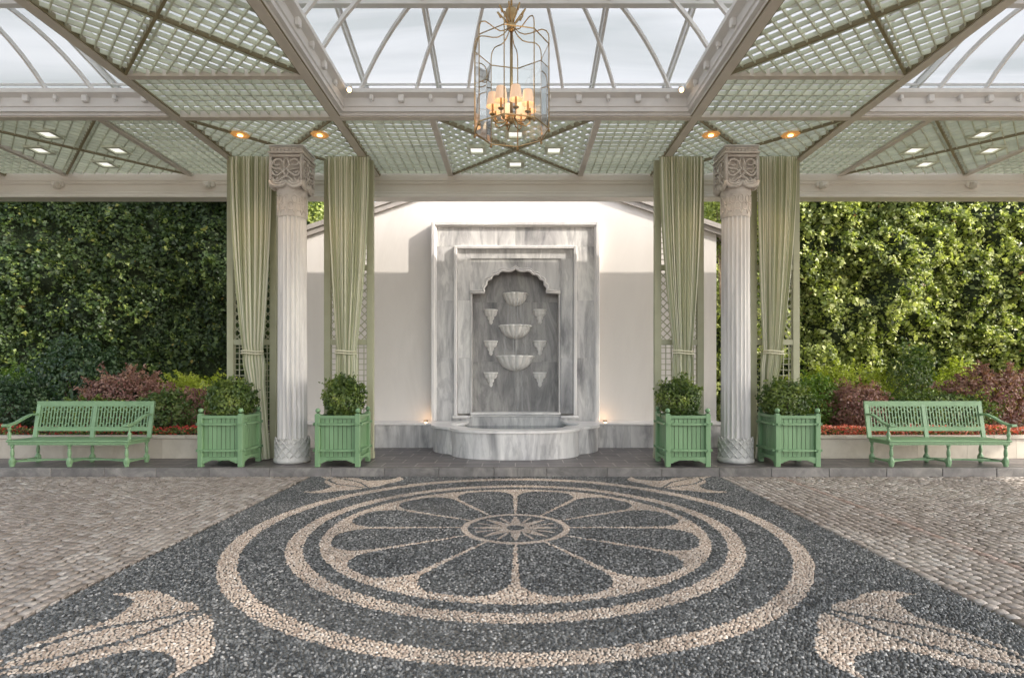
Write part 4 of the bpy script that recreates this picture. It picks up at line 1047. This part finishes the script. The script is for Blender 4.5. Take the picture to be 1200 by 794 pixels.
# ---------------------------------------------------------------- planters
def make_planter(loc, label):
    t = thing('wooden_planter', label, 'planter', loc, 'green wooden box planters'); W = .385; G = M['green']; pw = .042; D = .36
    for sx in (-1, 1):
        for sy in (-1, 1):
            x, y = sx*(W-pw), sy*(D-pw); b = MB(); b.box(x-pw, x+pw, y-pw, y+pw, 0, .90, b=.006); b.box(x-pw*.7, x+pw*.7, y-pw*.7, y+pw*.7, .90, .915)
            o_ = b.build('post', G, t)
            b = MB(); prof = [(.016,.905),(.018,.925)]+[(.042*math.sin(w_), .962-.042*math.cos(w_)) for w_ in np.linspace(.45, PI-.02, 10)]; b.lathe(prof, 20, (x,y,0)); f_ = b.build('finial', G, o_, smooth=True)
    def side(fn, wd):
        b = MB(); n = 8; pl_ = (2*(wd-2*pw))/n
        for k in range(n): a = -wd+2*pw+k*pl_; fn(b, a+.0045, a+pl_-.0045, .022, .040, .15, .84)
        fn(b, -wd+2*pw, wd-2*pw, .036, .050, .15, .84)
        b.build('plank_panel', G, t)
        b = MB(); fn(b, -wd+2*pw, wd-2*pw, -.022, .035, .83, .878); b.build('rail', G, t)
        for z_ in (.73, .28):
            b = MB(); fn(b, -wd+2*pw-.03, wd-2*pw+.03, -.048, -.020, z_-.017, z_+.017); fn(b, -wd+2*pw, wd-2*pw, -.0205, .021, z_-.0168, z_+.0168)
            for s_ in (-1, 1): fn(b, s_*(wd-pw)-.022, s_*(wd-pw)+.022, -.066, -.0485, z_-.022, z_+.022); fn(b, s_*(wd-2*pw-.03)-.012, s_*(wd-2*pw-.03)+.012, -.064, -.0482, z_-.012, z_+.012); a_, c_ = s_*(wd-2*pw+.0305), s_*(wd-pw+.01); fn(b, min(a_,c_), max(a_,c_), -.0475, -.0205, z_-.014, z_+.014)
            b.build('rail', G, t)
        b = MB(); fn(b, -wd+2*pw, wd-2*pw, -.020, .02, .115, .17)
        for s_ in (-1, 1):    # arched foot brackets
            for q, (l_, h_) in enumerate(((.13,.10),(.09,.085),(.05,.065))): 
                a, c = s_*(wd-2*pw), s_*(wd-2*pw-l_); fn(b, min(a,c), max(a,c), -.019+q*.0003, .019, h_, .1155)
        b.build('apron', G, t)
    side(lambda b, a, c, y0, y1, z0, z1: b.box(a, c, -D+.03+y0, -D+.03+y1, z0, z1), W)
    side(lambda b, a, c, y0, y1, z0, z1: b.box(a, c, D-.03-y1, D-.03-y0, z0, z1), W)
    side(lambda b, a, c, y0, y1, z0, z1: b.box(-W+.03+y0, -W+.03+y1, a, c, z0, z1), D)
    side(lambda b, a, c, y0, y1, z0, z1: b.box(W-.03-y1, W-.03-y0, a, c, z0, z1), D)
    b = MB(); b.box(-W+.06, W-.06, -D+.06, D-.06, .12, .80); b.build('soil', M['soil'], t)
    return t
pls = [(-5.05, 'box planter', 'green wooden box planter left of the left column', 'bushy dark green plant in the planter left of the left column'),
       (-3.045, '', 'green wooden box planter between left column and fountain', 'bushy green plant in the planter between left column and fountain'),
       (2.955, '', 'green wooden box planter between fountain and right column', 'bushy green plant in the planter between fountain and right column'),
       (4.835, '', 'green wooden box planter right of the right column', 'bushy green plant in the planter right of the right column')]
p0 = None
for i, (x, _, l1, l2) in enumerate(pls):
    loc = (x, 9.4+.36, PZ)
    if p0 is None: p0 = make_planter(loc, l1)
    else: dup(p0, loc, l1)
    sx = (.44, .37, .37, .44)[i]; hz = (.36, .40, .38, .36)[i]
    shrub('potted_shrub', l2, 'shrub', (x+(0,.0,-.05,-.03)[i], 9.76, PZ+.78+hz*.92), (sx, .36, hz), 4200, M['box'], .062, 30+i, base=PZ+.80, group='shrubs in the box planters')

# ---------------------------------------------------------------- benches
def make_bench(loc, label):
    t = thing('park_bench', label, 'bench', loc, 'green wooden benches'); G = M['green_bench']
    legp = [(.026,0),(.036,.01),(.038,.05),(.030,.06),(.040,.075),(.042,.12),(.030,.15),(.020,.17),(.028,.19),(.030,.24),(.020,.30),(.018,.315),(.030,.33),(.022,.345),(.034,.36),(.034,.41)]
    for y in (-.27, .24):
        for x in (-.98, 0, .98):
            b = MB(); b.lathe(legp, 16, (x,y,0)); b.box(x-.036, x+.036, y-.036, y+.036, .045, .125, b=.006); b.build('leg', G, t, smooth=True, angle=40)
    b = MB(); b.box(-1.05, 1.05, -.325, .28, .425, .455, b=.008)
    b.box(-1.03, 1.03, -.30, -.27, .375, .424); b.box(-1.03, 1.03, .22, .25, .375, .424)
    for x in (-1.02, .99): b.box(x, x+.03, -.27, .22, .375, .424)
    for k in range(54): b.box(-1.02+k*.038, -1.02+k*.038+.018, -.306, -.30, .38, .40)
    b.build('seat', G, t)
    b = MB(); 
    for x in (-.98, 0, .98): b.bar((x,-.235,.085),(x,.205,.085), .03, .03)
    b.bar((-.98,.02,.084),(.98,.02,.084), .028, .028); b.bar((-.95,-.2,.083),(-.03,.2,.083), .025, .022); b.bar((.95,-.2,.083),(.03,.2,.083), .025, .022)
    b.build('stretcher', G, t)
    def by(z): return .235+.11*(z-.45)/.64
    b = MB()
    for x, w_ in ((-1.03,.07), (0,.07), (1.03,.07)): b.bar((x, by(.44), .44), (x, by(1.06), 1.06), w_, .035, up=(0,1,0))
    b.bar((-1.065, by(1.05), 1.05), (1.065, by(1.05), 1.05), .04, .095)
    b.bar((-1.0, by(.60), .60), (1.0, by(.60), .60), .03, .075)
    b.build('back_frame', G, t)
    for s_ in (-1, 1):
        b = MB(); xs_ = np.linspace(.06, .965, 17)
        for k, x in enumerate(xs_): b.bar((s_*x, by(.63), .63), (s_*x, by(1.01), 1.01), .016, .014, up=(0,1,0))
        dx = xs_[1]-xs_[0]
        for k in range(len(xs_)-1):
            zz = (.70,.90,.985) if k % 2 else (.655,.80,.95)
            for z_ in zz: b.bar((s_*xs_[k], by(z_), z_), (s_*(xs_[k]+dx), by(z_), z_), .010, .016)
        b.build('fretwork', G, t)
        x = s_*1.03; b = MB()
        pts = [(x, by(.86), .86), (x, .16, .865), (x, .02, .82), (x+s_*.005, -.14, .745), (x+s_*.01, -.27, .715), (x+s_*.01, -.36, .715)]
        wid = [.04,.05,.055,.06,.07,.06]
        for i in range(5):
            p, q = pts[i], pts[i+1]; vs = []
            for (pp, ww) in ((p, wid[i]), (q, wid[i+1])):
                for (i2, j2) in ((-1,-1),(1,-1),(1,1),(-1,1)): vs.append((pp[0]+i2*ww/2, pp[1], pp[2]+j2*.018))
            b.add(vs, [(0,1,2,3),(7,6,5,4),(0,4,5,1),(1,5,6,2),(2,6,7,3),(3,7,4,0)], .5)
        b.tube([(x-.04, -.355, .71), (x+.05, -.355, .71)], .028, 12)
        b.build('armrest', G, t)
        b = MB(); b.lathe([(.03,.455),(.03,.475),(.018,.49),(.026,.52),(.03,.56),(.018,.60),(.015,.62),(.028,.64),(.022,.66),(.03,.70)], 14, (x,-.27,0)); b.build('arm_post', G, t, smooth=True)
    return t
bn = make_bench((-7.64, 9.70, PZ), 'green fretwork wooden bench on the left pavement before the dark ivy wall')
dup(bn, (7.42, 9.70, PZ), 'green fretwork wooden bench on the right pavement before the sunlit climber')

# ---------------------------------------------------------------- lantern
LX, LY, LR = -.045, 6.2, .425
lan = thing('hanging_lantern', 'large octagonal glass and brass lantern hanging from the central skylight', 'lantern', (LX, LY, EYE+2.75))
b0, t0_ = 0.0, .94
oc = [(LR*math.cos(PI/8+.22+k*PI/4), LR*math.sin(PI/8+.22+k*PI/4)) for k in range(8)]
b = MB()
for z_, r_ in ((b0, .0085), (t0_, .0065)):
    for k in range(8): b.tube([(*oc[k], z_), (*oc[(k+1)%8], z_)], r_, 6)
for k in range(8): b.tube([(*oc[k], b0-.02), (*oc[k], t0_+.02)], .0065, 6); b.lathe([(.004,-.05),(.016,-.035),(.016,-.02),(.008,-.01)], 8, (*oc[k], b0))
b.build('frame', M['brass'], lan)
b = MB()
for k in range(8):
    d = Vector((*oc[k], 0)).normalized(); pts = []
    for (rr, zz) in ((1.0,.94),(1.0,1.0),(.985,1.05),(.93,1.09),(.82,1.11),(.68,1.10),(.52,1.08),(.36,1.075),(.22,1.10),(.12,1.14),(.07,1.19)): pts.append((d.x*LR*rr, d.y*LR*rr, zz))
    b.tube(pts, .0065, 6)
    pts = []
    for w_ in np.linspace(0, 1, 10): pts.append((d.x*(.03+.13*math.sin(w_*PI*.75)), d.y*(.03+.13*math.sin(w_*PI*.75)), 1.20+.16*math.sin(w_*PI*.8)-.0*w_))
    b.tube(pts, [.009]*8+[.007,.012], 6)
b.lathe([(.02,1.12),(.05,1.15),(.055,1.19),(.03,1.23),(.045,1.28),(.07,1.34),(.06,1.37),(.02,1.40)], 16)
b.build('crown', M['brass'], lan, smooth=True)
b = MB(); b.tube([(0,0,.16),(0,0,1.18)], .017, 10); b.tube([(0,0,1.38),(0,0,2.65)], .012, 8)
b.lathe([(.012,.08),(.03,.10),(.05,.14),(.045,.17),(.02,.20)], 16); b.build('rod', M['brass'], lan, smooth=True)
for k in range(8):
    b = MB(); p, q = oc[k], oc[(k+1)%8]; v0 = Vector((*p,0)); v1 = Vector((*q,0)); a = v0.lerp(v1,.03)*.99; c = v0.lerp(v1,.97)*.99
    b.add([(a.x,a.y,b0+.015),(c.x,c.y,b0+.015),(c.x,c.y,t0_-.01),(a.x,a.y,t0_-.01)], [(0,1,2,3)]); b.build('glass_pane', M['glass'], lan)
for k in range(8):
    a = 2*PI*(k+.3)/8; d = Vector((math.cos(a), math.sin(a), 0)); R_ = .215
    b = MB(); b.tube([d*.03+Vector((0,0,.15)), d*.09+Vector((0,0,.09)), d*.17+Vector((0,0,.075)), d*R_+Vector((0,0,.12)), d*R_+Vector((0,0,.17))], .008, 6)
    b.lathe([(.008,.15),(.034,.165),(.034,.172),(.012,.176),(.012,.30)], 12, (d.x*R_, d.y*R_, 0)); ar = b.build('candle_arm', M['brass'], lan, smooth=True)
    b = MB(); b.lathe([(.072,.25),(.050,.40)], 20, (d.x*R_, d.y*R_, 0)); b.f = b.f[:-2]; b.r = b.r[:-2]; b.m = b.m[:-2]
    b.build('lamp_shade', M['shade'], ar, smooth=True)
    b = MB(); b.lathe([(.005,.29),(.016,.31),(.013,.34),(.003,.365)], 10, (d.x*R_, d.y*R_, 0)); b.build('bulb', M['lamp_amber'], ar, smooth=True)
ld = bpy.data.lights.new('lantern_glow', 'POINT'); ld.energy = 1.0; ld.color = (1,.7,.42); ld.shadow_soft_size = .15
lo = bpy.data.objects.new('lantern_glow', ld); C.objects.link(lo); lo.parent = lan; lo.location = (0,0,.50)
